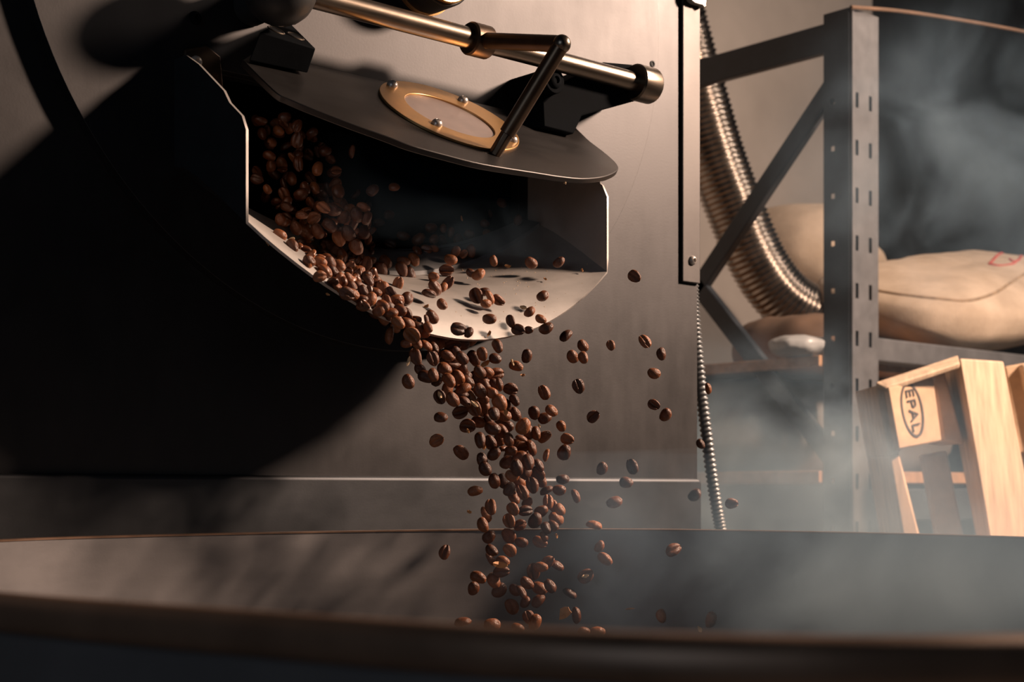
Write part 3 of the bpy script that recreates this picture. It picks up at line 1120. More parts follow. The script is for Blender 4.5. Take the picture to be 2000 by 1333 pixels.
MESH = [bean_mesh('coffee_bean', s, 1.0, w, t, c) for s, w, t, c in ((1, 0.74, 0.50, 0.16), (2, 0.68, 0.52, 0.18), (3, 0.80, 0.50, 0.15), (4, 0.72, 0.46, 0.20), (5, 0.78, 0.55, 0.16))]
SHELL = [bean_mesh('coffee_bean', s, 1.0, 0.78, 0.50, 0.12, 0.5, True) for s in (8, 9)]

# x, y, length in picture, tilt (clockwise degrees), look: b back, f cleft side, s edge-on, h hollow, and the layer it flies in
B = []


def beans(layer, txt):
    for t in txt.split(';'):
        t = t.split()
        if t: B.append((float(t[0]), float(t[1]), float(t[2]), float(t[3]), t[4], layer))


beans('loose', """964 510 21 80 b;1037 514 26 35 b;1092 513 25 -35 b;1060 579 25 -30 b;1035 610 25 -45 b;1056 624 23 30 b;997 628 25 70 f;1012 644 27 15 f;
1033 645 18 0 b;1067 642 29 -25 b;1105 656 28 -45 b;1138 676 25 55 b;1118 697 27 60 b;1139 699 24 70 b;1193 675 20 70 f;1239 540 27 35 f;1260 667 28 50 f;
1291 692 25 80 b;1277 730 26 15 b;1277 791 24 30 h;1300 811 27 -60 b;1382 760 22 80 s;972 676 29 65 b;1029 696 27 -75 b;967 701 24 20 b;1008 715 28 20 b;
1130 755 29 65 f;1063 767 29 60 f;997 760 29 10 f;1005 782 25 55 b;1043 807 27 85 b;1077 803 26 40 b;1064 817 27 -20 b;1096 833 22 70 b;1108 858 26 15 f;
1102 884 31 -70 b;1068 890 25 -75 s;1063 853 29 -35 b;1158 814 26 -45 h;1368 868 21 60 b;1176 916 26 -70 b;1235 912 30 70 f;1099 937 25 0 b;1223 943 26 10 b;
1092 958 26 5 b;1068 960 27 -25 s;1123 970 27 70 s;1200 982 33 -15 b;1357 968 36 -40 b;1429 984 25 0 f;1160 1028 31 12 s;1171 1068 24 -60 b;1182 1092 36 38 b;
1315 1074 34 -30 f;1144 1126 36 -35 h;1112 1161 29 35 s;1291 1204 27 80 b;1388 1211 31 -75 b;861 816 27 10 b;899 806 30 -20 h;852 861 30 -35 f;901 884 33 42 f;
928 959 29 -10 b;868 1079 29 -75 f;797 746 30 65 b;859 776 28 65 h;763 656 35 -80 s;1124 1203 38 85 s;934 1128 33 20 b;925 1150 28 -80 b;904 1217 33 -8 s;961 1222 33 0 b""")
beans('stream', """1093 996 25 60 b;1071 981 28 85 f;1081 990 26 70 f;1057 999 28 -30 b;1086 1014 31 35 b;1067 1032 25 60 b;1063 1048 22 70 b;1080 1028 24 40 b;1054 1060 30 25 f;
958 991 32 80 f;948 1006 34 65 s;943 1026 30 70 b;955 1049 28 -45 b;1002 995 27 50 f;1026 998 28 -10 f;1030 982 24 -50 b;1004 972 30 60 b;994 1018 28 70 h;1015 1026 26 -30 f;1045 1017 34 -70 b;
994 1047 34 55 f;1018 1060 26 10 b;996 1075 29 45 f;960 1076 27 40 b;957 1093 27 60 s;982 1096 27 15 b;979 1117 32 -10 f;964 1135 31 60 b;975 1154 34 -45 b;1006 1153 27 40 b;1018 1158 30 60 s;
1026 1177 24 -60 b;1000 1185 32 60 f;1029 1140 29 40 b;1054 1150 34 25 b;1074 1146 29 55 b;1051 1174 30 -45 b;1042 1117 32 80 h;1056 1108 28 0 b;1069 1099 30 -45 f;1087 1107 29 30 s;
1033 1207 28 65 f;1045 1216 32 -70 b;1011 1228 26 20 b;1140 1235 24 0 b;1167 1236 30 0 b""")
beans('stream', """913 832 32 5 h;935 825 30 15 b;965 809 27 70 b;953 821 27 55 s;962 838 34 22 b;979 843 30 40 b;990 833 28 20 b;985 813 28 12 b;1006 810 30 60 b;1022 833 34 -60 b;1032 845 29 85 b;
1046 847 27 80 b;938 860 32 80 b;957 865 30 60 b;976 857 30 85 b;993 859 27 80 b;965 887 30 -45 b;998 881 25 0 b;1018 858 24 20 s;1020 873 28 -20 h;1036 876 37 70 s;941 899 29 75 b;947 916 30 60 b;
990 903 30 -45 b;1009 914 34 80 b;1015 893 29 -20 b;1032 903 34 80 b;1051 910 28 60 s;1050 926 33 40 f;965 940 30 80 b;981 940 30 80 b;1013 941 32 70 b;1040 948 38 70 f;995 956 30 -60 b;1021 962 30 60 f;1057 941 25 60 b;
1000 930 28 20 b;1026 925 30 -40 b""")
beans('stream', """805 655 34 40 h;794 672 24 0 b;814 671 25 60 b;832 676 27 40 s;847 680 24 60 b;811 697 36 70 f;846 701 29 65 f;820 721 26 60 b;832 736 34 20 b;846 733 27 70 b;854 742 28 -60 b;844 660 36 40 b;
856 668 30 60 b;872 656 31 -50 b;828 649 27 30 b;883 676 34 -20 h;901 670 33 38 b;923 666 23 -40 b;874 695 27 30 b;892 688 24 60 b;902 700 29 50 b;926 700 33 60 b;942 692 27 80 b;884 708 36 0 f;868 721 29 30 b;
889 719 28 10 f;902 718 31 75 b;877 743 31 50 b;895 737 30 60 b;910 734 26 30 b;874 760 29 -70 b;932 739 34 20 b;937 727 27 50 b;913 746 29 40 b;905 760 31 -30 b;946 751 33 55 b;968 731 32 -15 f;953 728 24 20 b;
966 751 24 60 b;974 752 27 80 s;937 764 30 60 b;884 781 32 55 b;902 774 28 0 b;917 776 31 60 b;944 776 29 65 b;926 798 32 60 h;946 794 32 75 b;976 787 36 60 b;989 790 27 60 b;908 785 26 40 b;960 768 26 30 b""")
beans('chute', """717 516 30 -75 f;743 527 36 60 b;752 512 29 60 b;785 526 32 65 b;800 538 32 75 b;788 510 26 10 b;809 507 29 65 b;715 544 30 -60 b;737 552 27 60 b;749 564 28 -80 b;
777 555 28 -75 f;794 585 30 -60 b;838 575 29 15 s;850 562 36 55 b;847 541 22 0 b;875 553 29 -50 f;866 562 21 -60 b;872 528 28 0 h;880 508 26 20 b;890 492 23 -60 b;905 496 18 -45 h;920 491 26 80 b;935 537 28 -35 b;920 534 21 30 b;
930 578 31 65 h;946 571 23 0 b;949 594 22 0 b;956 582 28 65 s;973 587 27 30 f;863 595 24 55 b;956 624 28 10 b;844 620 29 55 b;832 625 20 80 s;836 640 23 60 b;896 643 32 5 f;916 650 22 -60 b;
709 570 26 70 b;725 585 28 -75 b;748 598 29 35 b;709 598 28 10 f;764 573 27 50 f;775 586 28 -10 b;755 590 27 70 f;764 612 27 0 b;781 607 29 20 b;793 613 30 40 f;778 630 29 40 b;796 633 30 30 b;749 621 28 60 b;814 640 27 30 b;823 652 26 30 b;
811 626 25 0 f;733 572 26 20 b;740 608 26 -30 b;760 600 26 30 b""")
beans('chute', """710 405 27 20 b;716 426 28 -70 b;696 420 31 65 b;672 425 28 -40 b;650 410 34 20 b;710 454 30 80 b;680 456 33 60 b;662 466 31 65 f;696 482 33 60 b;668 500 29 80 b;683 522 25 -50 f;
640 480 33 30 b;624 514 30 10 b;644 514 28 70 b;624 540 27 -20 f;638 532 26 60 b;650 532 28 60 b;666 546 28 80 b;680 544 24 50 b;662 520 28 40 b;700 506 29 80 h;678 574 31 20 f;686 560 27 60 b;706 586 27 0 b;
644 440 33 40 b;620 452 32 60 b;598 456 30 40 b;612 426 29 -30 f;572 480 29 60 b;600 486 27 20 b;548 430 26 60 b;546 460 28 30 b;578 446 29 60 b;692 440 29 -60 s;720 548 27 60 b;700 530 27 -20 b;702 560 27 40 b;656 490 27 0 b;
632 405 28 30 f;590 420 26 10 b;604 510 26 40 b;560 405 27 30 b;690 576 26 40 b""")
beans('drum', """760 420 22 0 b;762 476 24 20 f;740 436 22 0 b;788 462 26 10 b;818 468 28 -40 b;848 468 22 -60 b;842 446 24 0 b;832 488 24 0 f;846 487 22 0 b;814 490 22 60 b;864 470 22 60 b;866 447 18 80 b;881 454 20 -80 b;
895 469 24 80 b;917 458 20 0 b;952 458 22 45 b;947 437 18 20 b;957 418 16 80 s;980 397 22 50 b;1012 430 22 -75 b;728 372 26 -40 b;770 366 22 10 b;689 296 26 -80 s""")
beans('upper', """526 280 27 70 b;580 274 29 -80 f;580 246 26 -70 f;610 260 24 -30 b;582 320 30 80 f;620 330 30 -80 b;652 338 27 0 f;636 296 25 -15 b;660 374 31 80 b;640 370 29 70 b;502 350 25 10 f;522 370 20 60 b;556 380 29 60 f;
596 368 26 70 b;606 348 27 50 f;580 306 27 -30 b;550 320 27 70 b;530 324 26 -80 b;614 368 26 70 b;588 380 29 -20 b;600 390 26 80 s;632 388 29 60 b;560 396 27 -60 b;570 350 28 70 b;500 236 24 70 b;556 230 26 -20 b;526 304 26 20 b;
536 340 26 40 b;668 400 29 50 b;544 256 25 40 b;512 262 25 70 b""")

BGRP = 'roasted coffee beans'
UNIQUE = {
    (1239, 540): 'cleft-up bean hovering alone right of the chute\'s lower corner',
    (1260, 667): 'wide bean with open cleft, upper of the pair far right of the stream',
    (1291, 692): 'pale rounded bean just below right of the wide cleft bean',
    (1277, 730): 'lone oval bean lying level, below the pale rounded bean at right',
    (1277, 791): 'notched bean just above a round one, right part of the front plate',
    (1300, 811): 'round flat-faced bean just below the notched one at right',
    (1193, 675): 'small bright knobbly bean alone between stream and right hand beans',
    (1138, 676): 'topmost of three beans close together right below the chute lip',
    (1118, 697): 'left lower bean of the close trio right below the chute lip',
    (1139, 699): 'right lower bean of the close trio right below the chute lip',
    (1105, 656): 'dark tilted bean just off the right end of the chute lip',
    (1067, 642): 'dark bean overlapping the right part of the chute lip edge',
    (1382, 760): 'slim bean edge-on in front of the smoky shelf beside the conduit',
    (1368, 868): 'round bean overlapping the ribbed conduit',
    (1357, 968): 'large dark bean at the right end of the base panel',
    (1429, 984): 'rough speckled round bean right of the ribbed conduit',
    (1235, 912): 'pale upright bean with S-shaped cleft just above the ledge line',
    (1176, 916): 'dark bean standing just above the ledge line, left of the pale upright one',
    (1223, 943): 'small bean just under the ledge line at right',
    (1099, 937): 'bean crossing the bright ledge line right of the stream',
    (1200, 982): 'long curved bean lying level on the base panel area, right of the stream',
    (1123, 970): 'narrow edge-on bean between stream and the long curved bean',
    (1160, 1028): 'flat dark bean right on the far tray rim line',
    (1171, 1068): 'upper bean of the touching pair in front of the tray wall',
    (1182, 1092): 'long lower bean of the touching pair in front of the tray wall',
    (1315, 1074): 'lone large bean high on the tray wall at right',
    (1144, 1126): 'hollow dark bean holding a chaff flake, in front of the tray wall',
    (1112, 1161): 'slim tilted bean below the hollow one in front of the tray wall',
    (1291, 1204): 'round bean low on the tray wall, second from the right',
    (1388, 1211): 'dark upright bean low at the far right of the falling beans',
    (1124, 1203): 'upright split bean beside an orange chaff flake near the tray rim',
    (861, 816): 'dark oval bean alone left of the stream, level with its middle',
    (852, 861): 'bean with ridged cleft, leftmost beside the stream above the ledge line',
    (901, 884): 'tan bean with a deep straight cleft just above the ledge line',
    (928, 959): 'black flat bean just below the ledge line left of the stream',
    (868, 1079): 'pale bean alone far left in front of the tray wall',
    (797, 746): 'dark bean at the left flank of the stream under the chute',
    (859, 776): 'bean with an orange chaff core at the left flank of the stream',
    (899, 806): 'hollow bean with a curled flap left of the stream',
    (763, 656): 'long upright bean hanging off the lower left chute edge',
    (934, 1128): 'big smooth bean, upper of a pair at the left of the lowest cluster',
    (925, 1150): 'dark upright bean directly under the big smooth one',
    (904, 1217): 'leftmost bean sinking behind the near tray rim',
    (961, 1222): 'dark round bean half hidden by the near tray rim',
    (1130, 755): 'upright bean alone right of the stream under the close trio',
    (1063, 767): 'dark upright bean with a straight cleft just right of the stream',
    (997, 760): 'level bean with a dark cleft at the right flank of the upper stream',
    (1158, 814): 'small bean with a bright tip, alone right of the stream above the ledge',
    (964, 510): 'dark bean alone over the back rim of the chute floor',
    (1037, 514): 'left of two beans flying in the shade at the right of the chute',
    (1092, 513): 'right of two beans flying in the shade at the right of the chute',
    (1060, 579): 'half lit bean over the right part of the chute floor',
    (956, 624): 'dark bean casting a shadow on the bright chute floor',
    (997, 628): 'upright bean with a clear cleft over the bright chute floor',
    (1012, 644): 'bright bean with a crease at the chute lip, left of a small one',
    (1033, 645): 'small bean at the chute lip right of the bright creased one',
    (1035, 610): 'tilted bean under a yellow flake over the chute floor',
    (1056, 624): 'bean just inside the right part of the chute lip',
    (1029, 696): 'dark rounded bean under the middle of the chute lip, right of the stream',
    (1008, 715): 'bean with an upright chaff flake stuck to it, under the chute lip',
    (972, 676): 'tilted bean just below the chute lip at the stream\'s right flank',
    (1102, 884): 'long upright bean right of the stream above the ledge line',
    (1108, 858): 'round bean with a level cleft right of the stream above the long one',
    (1068, 890): 'small half bean between the stream and the long upright bean',
    (1096, 833): 'small smooth egg-shaped bean at the right flank of the mid stream',
    (863, 595): 'small elongated bean alone over the lit chute floor',
    (838, 575): 'thin edge-on bean under a large one over the chute floor',
    (850, 562): 'large curved bean in the middle of the chute floor',
    (973, 587): 'knobbly bright bean at the right of a knot over the chute floor',
    (930, 578): 'dark hollow bean at the left of a knot over the chute floor',
    (743, 527): 'largest bright smooth bean at the top of the pouring heap',
    (785, 526): 'bright orange smooth bean just right of the pouring heap',
    (896, 643): 'long level bean near the lowest part of the chute lip',
    (1012, 430): 'lit bean at the right end of the drum opening edge',
    (728, 372): 'lone bean high in the dark chute mouth',
    (689, 296): 'thin bean edge-on just under the lid in the dark',
    (980, 397): 'faint curled bean in the dark at the right of the drum opening',
}
LOOK = {'b': 'round-backed', 'f': 'cleft-showing', 's': 'edge-on', 'h': 'hollow'}
ORD = ['topmost', 'second from top', 'third from top', 'fourth from top', 'fifth from top', 'sixth from top', 'seventh from top', 'eighth from top', 'ninth from top', 'tenth from top',
       'eleventh from top', 'twelfth from top', 'thirteenth from top', 'fourteenth from top', 'fifteenth from top']


def side(x, mid): return 'left' if x < mid else 'right'


def region(x, y, layer):
    if layer == 'chute':
        if y < 470: return 'in the %s of the upper heap in the chute' % side(x, 655)
        if y < 560 and x < 730: return 'in the %s of the middle heap in the chute' % side(x, 665)
        if x < 830: return '%s side of the heap bottom by the chute lip' % side(x, 765)
        if y < 520: return 'over the back rim of the chute floor'
        return '%s part of the lit chute floor' % side(x, 900)
    if y < 690: return '%s of the tumble over the lowest chute lip' % side(x, 855)
    if y < 745: return '%s side of the stream just below the chute' % side(x, 885)
    if y < 800: return '%s side of the stream a little below the chute' % side(x, 930)
    if y < 870: return '%s side of the stream above the ledge line' % side(x, 985)
    if y < 930: return '%s of the dense knot at the ledge line' % side(x, 1005)
    if y < 975: return '%s side of the stream just under the ledge line' % side(x, 1018)
    if y < 1035: return '%s side of the stream before the base panel' % side(x, 1040)
    if y < 1090: return '%s side of the stream at the far tray rim' % side(x, 1010)
    if y < 1140: return '%s side of the stream before the upper tray wall' % side(x, 1000)
    return '%s of the lowest cluster above the near tray rim' % side(x, 1025)


CLS = {}
for i, (x, y, ln, ang, look, layer) in enumerate(B):
    if (int(x), int(y)) not in UNIQUE and layer not in ('drum', 'upper'):
        CLS.setdefault((look, region(x, y, layer)), []).append((y, x, i))
LABEL = {}
for (look, reg), ms in CLS.items():
    ms.sort()
    for k, (y, x, i) in enumerate(ms):
        LABEL[i] = ('only %s bean, %s' % (LOOK[look], reg)) if len(ms) == 1 else ('%s bean, %s, %s' % (LOOK[look], ORD[min(k, 14)], reg))

rnd = random.Random(5)
TOW = (EYE - Vector((-0.15, -0.15, 1.1))).normalized()
REST = []
for i, (x, y, ln, ang, look, layer) in enumerate(B):
    d = ray(x, y)
    if layer in ('loose', 'stream'):
        q = 0.142 + rnd.uniform(-0.018, 0.018) if layer == 'stream' else 0.135 + rnd.uniform(-0.03, 0.03)
        if y > 1190: q = 0.17 + rnd.uniform(0, 0.03)
        if layer == 'loose' and y < 660:
            h = CHUTE_BVH.ray_cast(EYE, d.normalized())
            if h[0] is not None and x < 1180:
                q = -h[0].y + 0.017 + rnd.uniform(0, 0.004)
        if x > 1340: q = 0.10
        p = P(x, y, q)
    elif layer == 'drum':
        p = P(x, y, -0.03 - rnd.uniform(0, 0.05)) if y < 480 else P(x, y, 0.012)
        if (x, y) in ((1012.0, 430.0),): p = P(x, y, 0.02)
        if y < 380: p = P(x, y, 0.03)
    else:
        h = CHUTE_BVH.ray_cast(EYE, d.normalized())
        if h[0] is not None:
            p = h[0] - d.normalized() * (0.008 + rnd.uniform(0, 0.012) + (0.010 if x > 830 else 0))
        else:
            p = P(x, y, 0.03 + rnd.uniform(0, 0.04))
        if layer == 'upper': p = P(x, y, rnd.uniform(-0.035, 0.02))
    p = before_tray(p, x, y, 0.025 + 0.03 * rnd.random())
    D = (p - EYE).dot(FWD)
    L = max(0.0072, min(0.0150, ln * D / FPX * 1.06))
    a = math.radians(ang)
    ex = RGT * math.cos(a) - UP * math.sin(a)
    tw = -FWD
    ey = tw.cross(ex)
    ez = {'b': tw, 'f': -tw, 'h': -tw, 's': ey}[look]
    tilt = Matrix.Rotation(rnd.uniform(-0.55, 0.55) if look == 'b' else rnd.uniform(-0.3, 0.3), 3, ex)
    ez = tilt @ ez
    yaw = Matrix.Rotation(rnd.uniform(-0.35, 0.35), 3, ey)
    ex2, ez = yaw @ ex, yaw @ ez
    ey2 = ez.cross(ex2).normalized()
    R = Matrix((ex2, ey2, ez)).transposed()
    me = rnd.choice(SHELL) if look == 'h' else rnd.choice(MESH)
    mw = Matrix.Translation(p) @ R.to_4x4() @ Matrix.Scale(L, 4)
    lab = UNIQUE.get((int(x), int(y))) or LABEL.get(i)
    if lab is None:                       # dim far beans: with the rest of the heap
        REST.append((me, mw))
        continue
    o = bpy.data.objects.new('coffee_bean', me)
    COL.objects.link(o)
    o.matrix_world = mw
    tag(o, lab, 'coffee bean', BGRP)


def spin(r_):
    return Quaternion((r_.gauss(0, 1), r_.gauss(0, 1), r_.gauss(0, 1), r_.gauss(0, 1))).normalized().to_matrix().to_4x4()


HEAP = [(545, 430), (600, 395), (690, 400), (725, 440), (735, 520), (800, 590), (830, 645), (790, 652), (700, 600), (610, 530)]


def inside(x, y, poly):
    c_ = False
    for (xa, ya), (xb, yb) in zip(poly, poly[1:] + poly[:1]):
        if (ya > y) != (yb > y) and x < (xb - xa) * (y - ya) / (yb - ya) + xa: c_ = not c_
    return c_


hr = random.Random(41)
k = 0
while k < 95:
    x, y = hr.uniform(540, 835), hr.uniform(390, 655)
    if not inside(x, y, HEAP): continue
    h = CHUTE_BVH.ray_cast(EYE, ray(x, y).normalized())
    if h[0] is None: p = P(x, y, hr.uniform(0.0, 0.03))
    else: p = h[0] - ray(x, y).normalized() * hr.uniform(0.005, 0.009)
    REST.append((hr.choice(MESH), Matrix.Translation(p) @ spin(hr) @ Matrix.Scale(hr.uniform(0.0105, 0.0125), 4)))
    k += 1
for k in range(34):                       # core of the stream, behind the beans in front
    t = hr.uniform(0, 1)
    pts = [(840, 672), (880, 715), (930, 765), (970, 820), (1005, 880), (1020, 930), (1020, 960)]
    s_ = t * (len(pts) - 1.001)
    a_, b_ = pts[int(s_)], pts[int(s_) + 1]
    fr_ = s_ - int(s_)
    x, y = a_[0] + (b_[0] - a_[0]) * fr_ + hr.gauss(0, 16), a_[1] + (b_[1] - a_[1]) * fr_ + hr.gauss(0, 8)
    REST.append((hr.choice(MESH), Matrix.Translation(P(x, y, hr.uniform(0.095, 0.12))) @ spin(hr) @ Matrix.Scale(hr.uniform(0.010, 0.012), 4)))
for k in range(60):                       # dim beans further back in the drum
    x, y = hr.uniform(500, 720), hr.uniform(235, 440)
    if x > 560 + (y - 200) * 0.8: continue
    REST.append((hr.choice(MESH), Matrix.Translation(P(x, y, hr.uniform(-0.06, 0.0))) @ spin(hr) @ Matrix.Scale(hr.uniform(0.0105, 0.0125), 4)))
V, F = [], []
for me, mw in REST:
    o_ = len(V)
    V += [mw @ v_.co for v_ in me.vertices]
    F += [tuple(i_ + o_ for i_ in q_.vertices) for q_ in me.polygons]
o = build('coffee_beans', V, F, None, None, 0)
o.data.polygons.foreach_set('use_smooth', [True] * len(o.data.polygons))
o.data.materials.append(M['bean_heap'])
tag(o, 'remaining roasted beans deep in the heap, the stream core and the dark drum', 'coffee beans', None, 'stuff')

# ------------------------------------------------------------------ chaff
def flake(px, py, size, ang, q, mat, label, seed, asp=0.6):
    r_ = random.Random(seed)
    p = before_tray(P(px, py, q), px, py)
    D = (p - EYE).dot(FWD)
    s = size * D / FPX / 2
    a = math.radians(ang)
    ex = RGT * math.cos(a) - UP * math.sin(a)
    ey = (-FWD).cross(ex)
    n_ = 11
    rim = []
    for k in range(n_):
        t = 2 * math.pi * k / n_
        rr = s * r_.uniform(0.7, 1.12)
        rim.append(p + ex * (rr * math.cos(t)) + ey * (rr * asp * math.sin(t)) - FWD * (s * 0.35 * math.cos(2 * t) + s * r_.uniform(-0.1, 0.1)))
    V = [p + FWD * s * 0.25] + rim
    F = [(0, 1 + k, 1 + (k + 1) % n_) for k in range(n_)]
    o = build('chaff_flake', V, F, mat, None, 80, 0, 0.0003)
    tag(o, label, 'chaff', 'flakes of coffee chaff')


FL = [(1103, 1199, 30, -35, 0.17, 'chaff', 'large orange chaff flake near the tray rim beside a split bean', .8), (975, 1104, 34, 10, 0.15, 'chaff', 'orange curl of chaff across beans before the tray wall', .45),
      (1367, 1230, 15, 60, 0.18, 'chaff_pale', 'bright yellow chaff chip at lower right above the rim', .6), (1230, 1190, 18, -5, 0.15, 'chaff', 'thin orange chaff streak on the tray wall', .25),
      (1087, 1047, 10, 80, 0.15, 'chaff', 'small dark orange flake right of the stream at the tray rim', .6), (916, 1000, 10, 20, 0.13, 'chaff', 'small brown flake left of the stream on the base panel', .7),
      (1023, 601, 17, 20, 0.11, 'chaff_pale', 'yellow chaff flake over the right of the chute floor', .5), (833, 598, 11, -20, 0.10, 'chaff', 'orange chaff fleck on the lit chute floor', .6),
      (955, 652, 14, -60, 0.14, 'chaff', 'ragged brown flake at the lowest chute lip', .5), (1001, 708, 16, 70, 0.15, 'chaff_pale', 'upright tan flake stuck on a bean under the lip', .35),
      (947, 711, 22, -30, 0.15, 'chaff', 'split orange flake under the chute lip by the stream', .5), (963, 705, 16, 40, 0.15, 'chaff', 'curled orange flake beside the split one', .5),
      (1021, 733, 9, 0, 0.14, 'chaff', 'tiny tan fleck right of the stream below the lip', .7), (859, 772, 16, 70, 0.155, 'chaff_pale', 'orange chaff core inside a bean left of the stream', .5),
      (927, 790, 20, 40, 0.155, 'chaff_pale', 'bright yellow folded flake in the middle of the stream', .4), (988, 806, 14, 75, 0.16, 'chaff', 'orange flake between beans in the mid stream', .6),
      (1053, 832, 8, 60, 0.15, 'chaff_pale', 'tiny yellow flake beside a bean right of the stream', .6), (914, 842, 12, 65, 0.15, 'chaff', 'curled flap of chaff left of the mid stream', .5),
      (945, 872, 16, 80, 0.15, 'chaff', 'pale orange flake hanging at the left flank of the stream', .5), (798, 706, 18, -75, 0.155, 'chaff_pale', 'pointed tan flake left of the stream under the chute', .35),
      (1143, 1126, 13, 0, 0.165, 'chaff_pale', 'tan chaff chip resting in the hollow bean', .7), (992, 520, 13, 10, 0.06, 'chaff', 'tan fleck on the chute floor near its back rim', .5),
      (1065, 545, 8, 30, 0.08, 'chaff', 'reddish fleck on the shaded chute floor', .6), (1137, 528, 8, 70, 0.09, 'chaff', 'tan fleck near the right chute corner', .6),
      (1103, 355, 11, 70, 0.136, 'chaff_pale', 'tan chip clinging under the front edge of the lid', .6), (566, 470, 20, -30, 0.10, 'chaff_pale', 'pale torn flake on the left chute edge', .5),
      (902, 427, 12, 75, 0.0, 'chaff', 'slim tan flake drifting in the drum opening', .35), (522, 474, 16, 60, 0.118, 'chaff', 'orange smear of chaff on the left chute lip', .3),
      (640, 575, 9, 20, 0.13, 'chaff', 'orange crumb on the lower left chute lip', .6), (850, 545, 9, 0, 0.06, 'chaff', 'tiny crumb on the seam of the chute floor', .6)]
for i, (x, y, s, a, q, m_, lab, asp) in enumerate(FL):
    hb = CHUTE_BVH.ray_cast(EYE, ray(x, y).normalized()) if (m_ and 'chute floor' in lab or 'corner' in lab) else None
    if hb and hb[0] is not None: q = -hb[0].y + 0.004
    flake(x, y, s, a, q, M[m_], lab, 100 + i, asp)

# crumbs on the chute floor: too many to count
cr_ = random.Random(77)
V, F = [], []
for k in range(110):
    x, y = cr_.uniform(880, 1150), cr_.uniform(500, 640)
    if cr_.random() < 0.4: x, y = cr_.gauss(1000, 40), cr_.gauss(550, 25)
    h = CHUTE_BVH.ray_cast(EYE, ray(x, y).normalized())
    if h[0] is None: continue
    n_ = h[1] if h[1].dot(EYE - h[0]) > 0 else -h[1]
    s = cr_.uniform(0.0002, 0.0007)
    t1 = n_.orthogonal().normalized()
    t2 = n_.cross(t1)
    b0 = len(V)
    V += [h[0] + t1 * s, h[0] + t2 * s * 0.8, h[0] - t1 * s * 1.1, h[0] - t2 * s * 0.7, h[0] + n_ * s * 0.9]
    F += [(b0, b0 + 1, b0 + 4), (b0 + 1, b0 + 2, b0 + 4), (b0 + 2, b0 + 3, b0 + 4), (b0 + 3, b0, b0 + 4)]
if V:
    o = build('chaff_crumbs', V, F, M['chaff_pale'], None, 0)
    tag(o, 'fine tan chaff crumbs sprinkled over the chute floor', 'chaff', None, 'stuff')

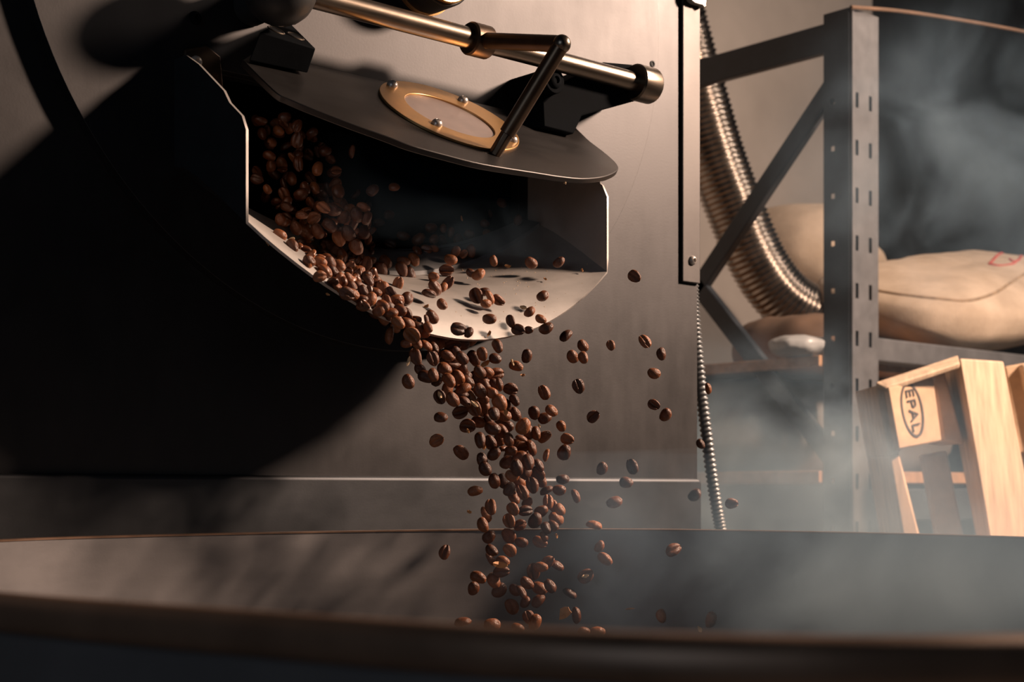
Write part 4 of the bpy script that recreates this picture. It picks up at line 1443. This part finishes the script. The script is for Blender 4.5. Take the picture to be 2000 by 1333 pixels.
# ================================================================== smoke
def smoke_mat(name, blobs, dens, scale=5.0, color=(0.50, 0.75, 1.0), lo=0.40, hi=0.80):
    m = bpy.data.materials.new(name)
    m.use_nodes = True
    nt = m.node_tree
    nt.nodes.remove(nt.nodes['Principled BSDF'])
    out = [n for n in nt.nodes if n.type == 'OUTPUT_MATERIAL'][0]
    vs = nt.nodes.new('ShaderNodeVolumeScatter')
    vs.inputs['Color'].default_value = (*color, 1)
    vs.inputs['Anisotropy'].default_value = 0.1
    geo = nt.nodes.new('ShaderNodeNewGeometry')
    nz = nt.nodes.new('ShaderNodeTexNoise')
    nz.inputs['Scale'].default_value = scale
    nz.inputs['Detail'].default_value = 5
    nz.inputs['Roughness'].default_value = 0.6
    nz.inputs['Distortion'].default_value = 0.7
    nt.links.new(geo.outputs['Position'], nz.inputs['Vector'])
    mr = nt.nodes.new('ShaderNodeMapRange')
    mr.inputs['From Min'].default_value = lo
    mr.inputs['From Max'].default_value = hi
    nt.links.new(nz.outputs['Fac'], mr.inputs['Value'])
    total = None
    for (c, r, k) in blobs:
        sub = nt.nodes.new('ShaderNodeVectorMath')
        sub.operation = 'SUBTRACT'
        sub.inputs[1].default_value = c
        nt.links.new(geo.outputs['Position'], sub.inputs[0])
        dv = nt.nodes.new('ShaderNodeVectorMath')
        dv.operation = 'DIVIDE'
        dv.inputs[1].default_value = r
        nt.links.new(sub.outputs[0], dv.inputs[0])
        ln_ = nt.nodes.new('ShaderNodeVectorMath')
        ln_.operation = 'LENGTH'
        nt.links.new(dv.outputs[0], ln_.inputs[0])
        g = nt.nodes.new('ShaderNodeMapRange')
        g.interpolation_type = 'SMOOTHSTEP'
        g.inputs['From Min'].default_value = 1.0
        g.inputs['From Max'].default_value = 0.0
        g.inputs['To Min'].default_value = 0.0
        g.inputs['To Max'].default_value = k
        nt.links.new(ln_.outputs['Value'], g.inputs['Value'])
        if total is None:
            total = g.outputs['Result']
        else:
            ad = nt.nodes.new('ShaderNodeMath')
            nt.links.new(total, ad.inputs[0])
            nt.links.new(g.outputs['Result'], ad.inputs[1])
            total = ad.outputs[0]
    ml = nt.nodes.new('ShaderNodeMath')
    ml.operation = 'MULTIPLY'
    nt.links.new(total, ml.inputs[0])
    nt.links.new(mr.outputs['Result'], ml.inputs[1])
    m2 = nt.nodes.new('ShaderNodeMath')
    m2.operation = 'MULTIPLY'
    m2.inputs[1].default_value = dens
    nt.links.new(ml.outputs[0], m2.inputs[0])
    nt.links.new(m2.outputs[0], vs.inputs['Density'])
    nt.links.new(vs.outputs[0], out.inputs['Volume'])
    return m


def smoke(name, a, b, mat, label):
    v, f = box_vf(a, b)
    o = build(name, v, f, mat, None, 0)
    tag(o, label, 'smoke', None, 'stuff')
    return o


c1 = PD(1560, 900, 1.9)
c2 = PD(1860, 330, 1.9)
c3 = PD(1640, 1010, 1.5)
c4 = PD(1620, 1120, 1.15)
ms = smoke_mat('drifting_smoke', [(tuple(c1), (0.32, 0.32, 0.20), 1.0), (tuple(c2), (0.30, 0.30, 0.30), 0.30), (tuple(c3), (0.25, 0.25, 0.14), 0.9)], 9.0, 7.0, lo=0.44, hi=0.74)
smoke('smoke_cloud', (0.30, -0.62, 0.80), (1.17, 0.44, 1.62), ms, 'thin bluish smoke drifting between roaster and rack')
mt = smoke_mat('tray_smoke', [(tuple(PD(1500, 1090, 1.12)), (0.36, 0.36, 0.13), 1.0), (tuple(PD(1900, 1140, 0.95)), (0.22, 0.22, 0.10), 0.8)], 5.0, 7.0)
smoke('smoke_veil', (-0.16, -0.80, 0.862), (0.295, -0.10, 1.03), mt, 'thin veil of bluish smoke hanging over the right of the cooling tray')
c5 = PD(1030, 400, 1.2)
mc = smoke_mat('chute_smoke', [(tuple(c5), (0.26, 0.14, 0.12), 1.0)], 9.0, 9.0)
smoke('smoke_wisp', (-0.30, -0.118, 1.205), (0.006, -0.014, 1.282), mc, 'faint blue smoke wisp in the dark chute mouth')
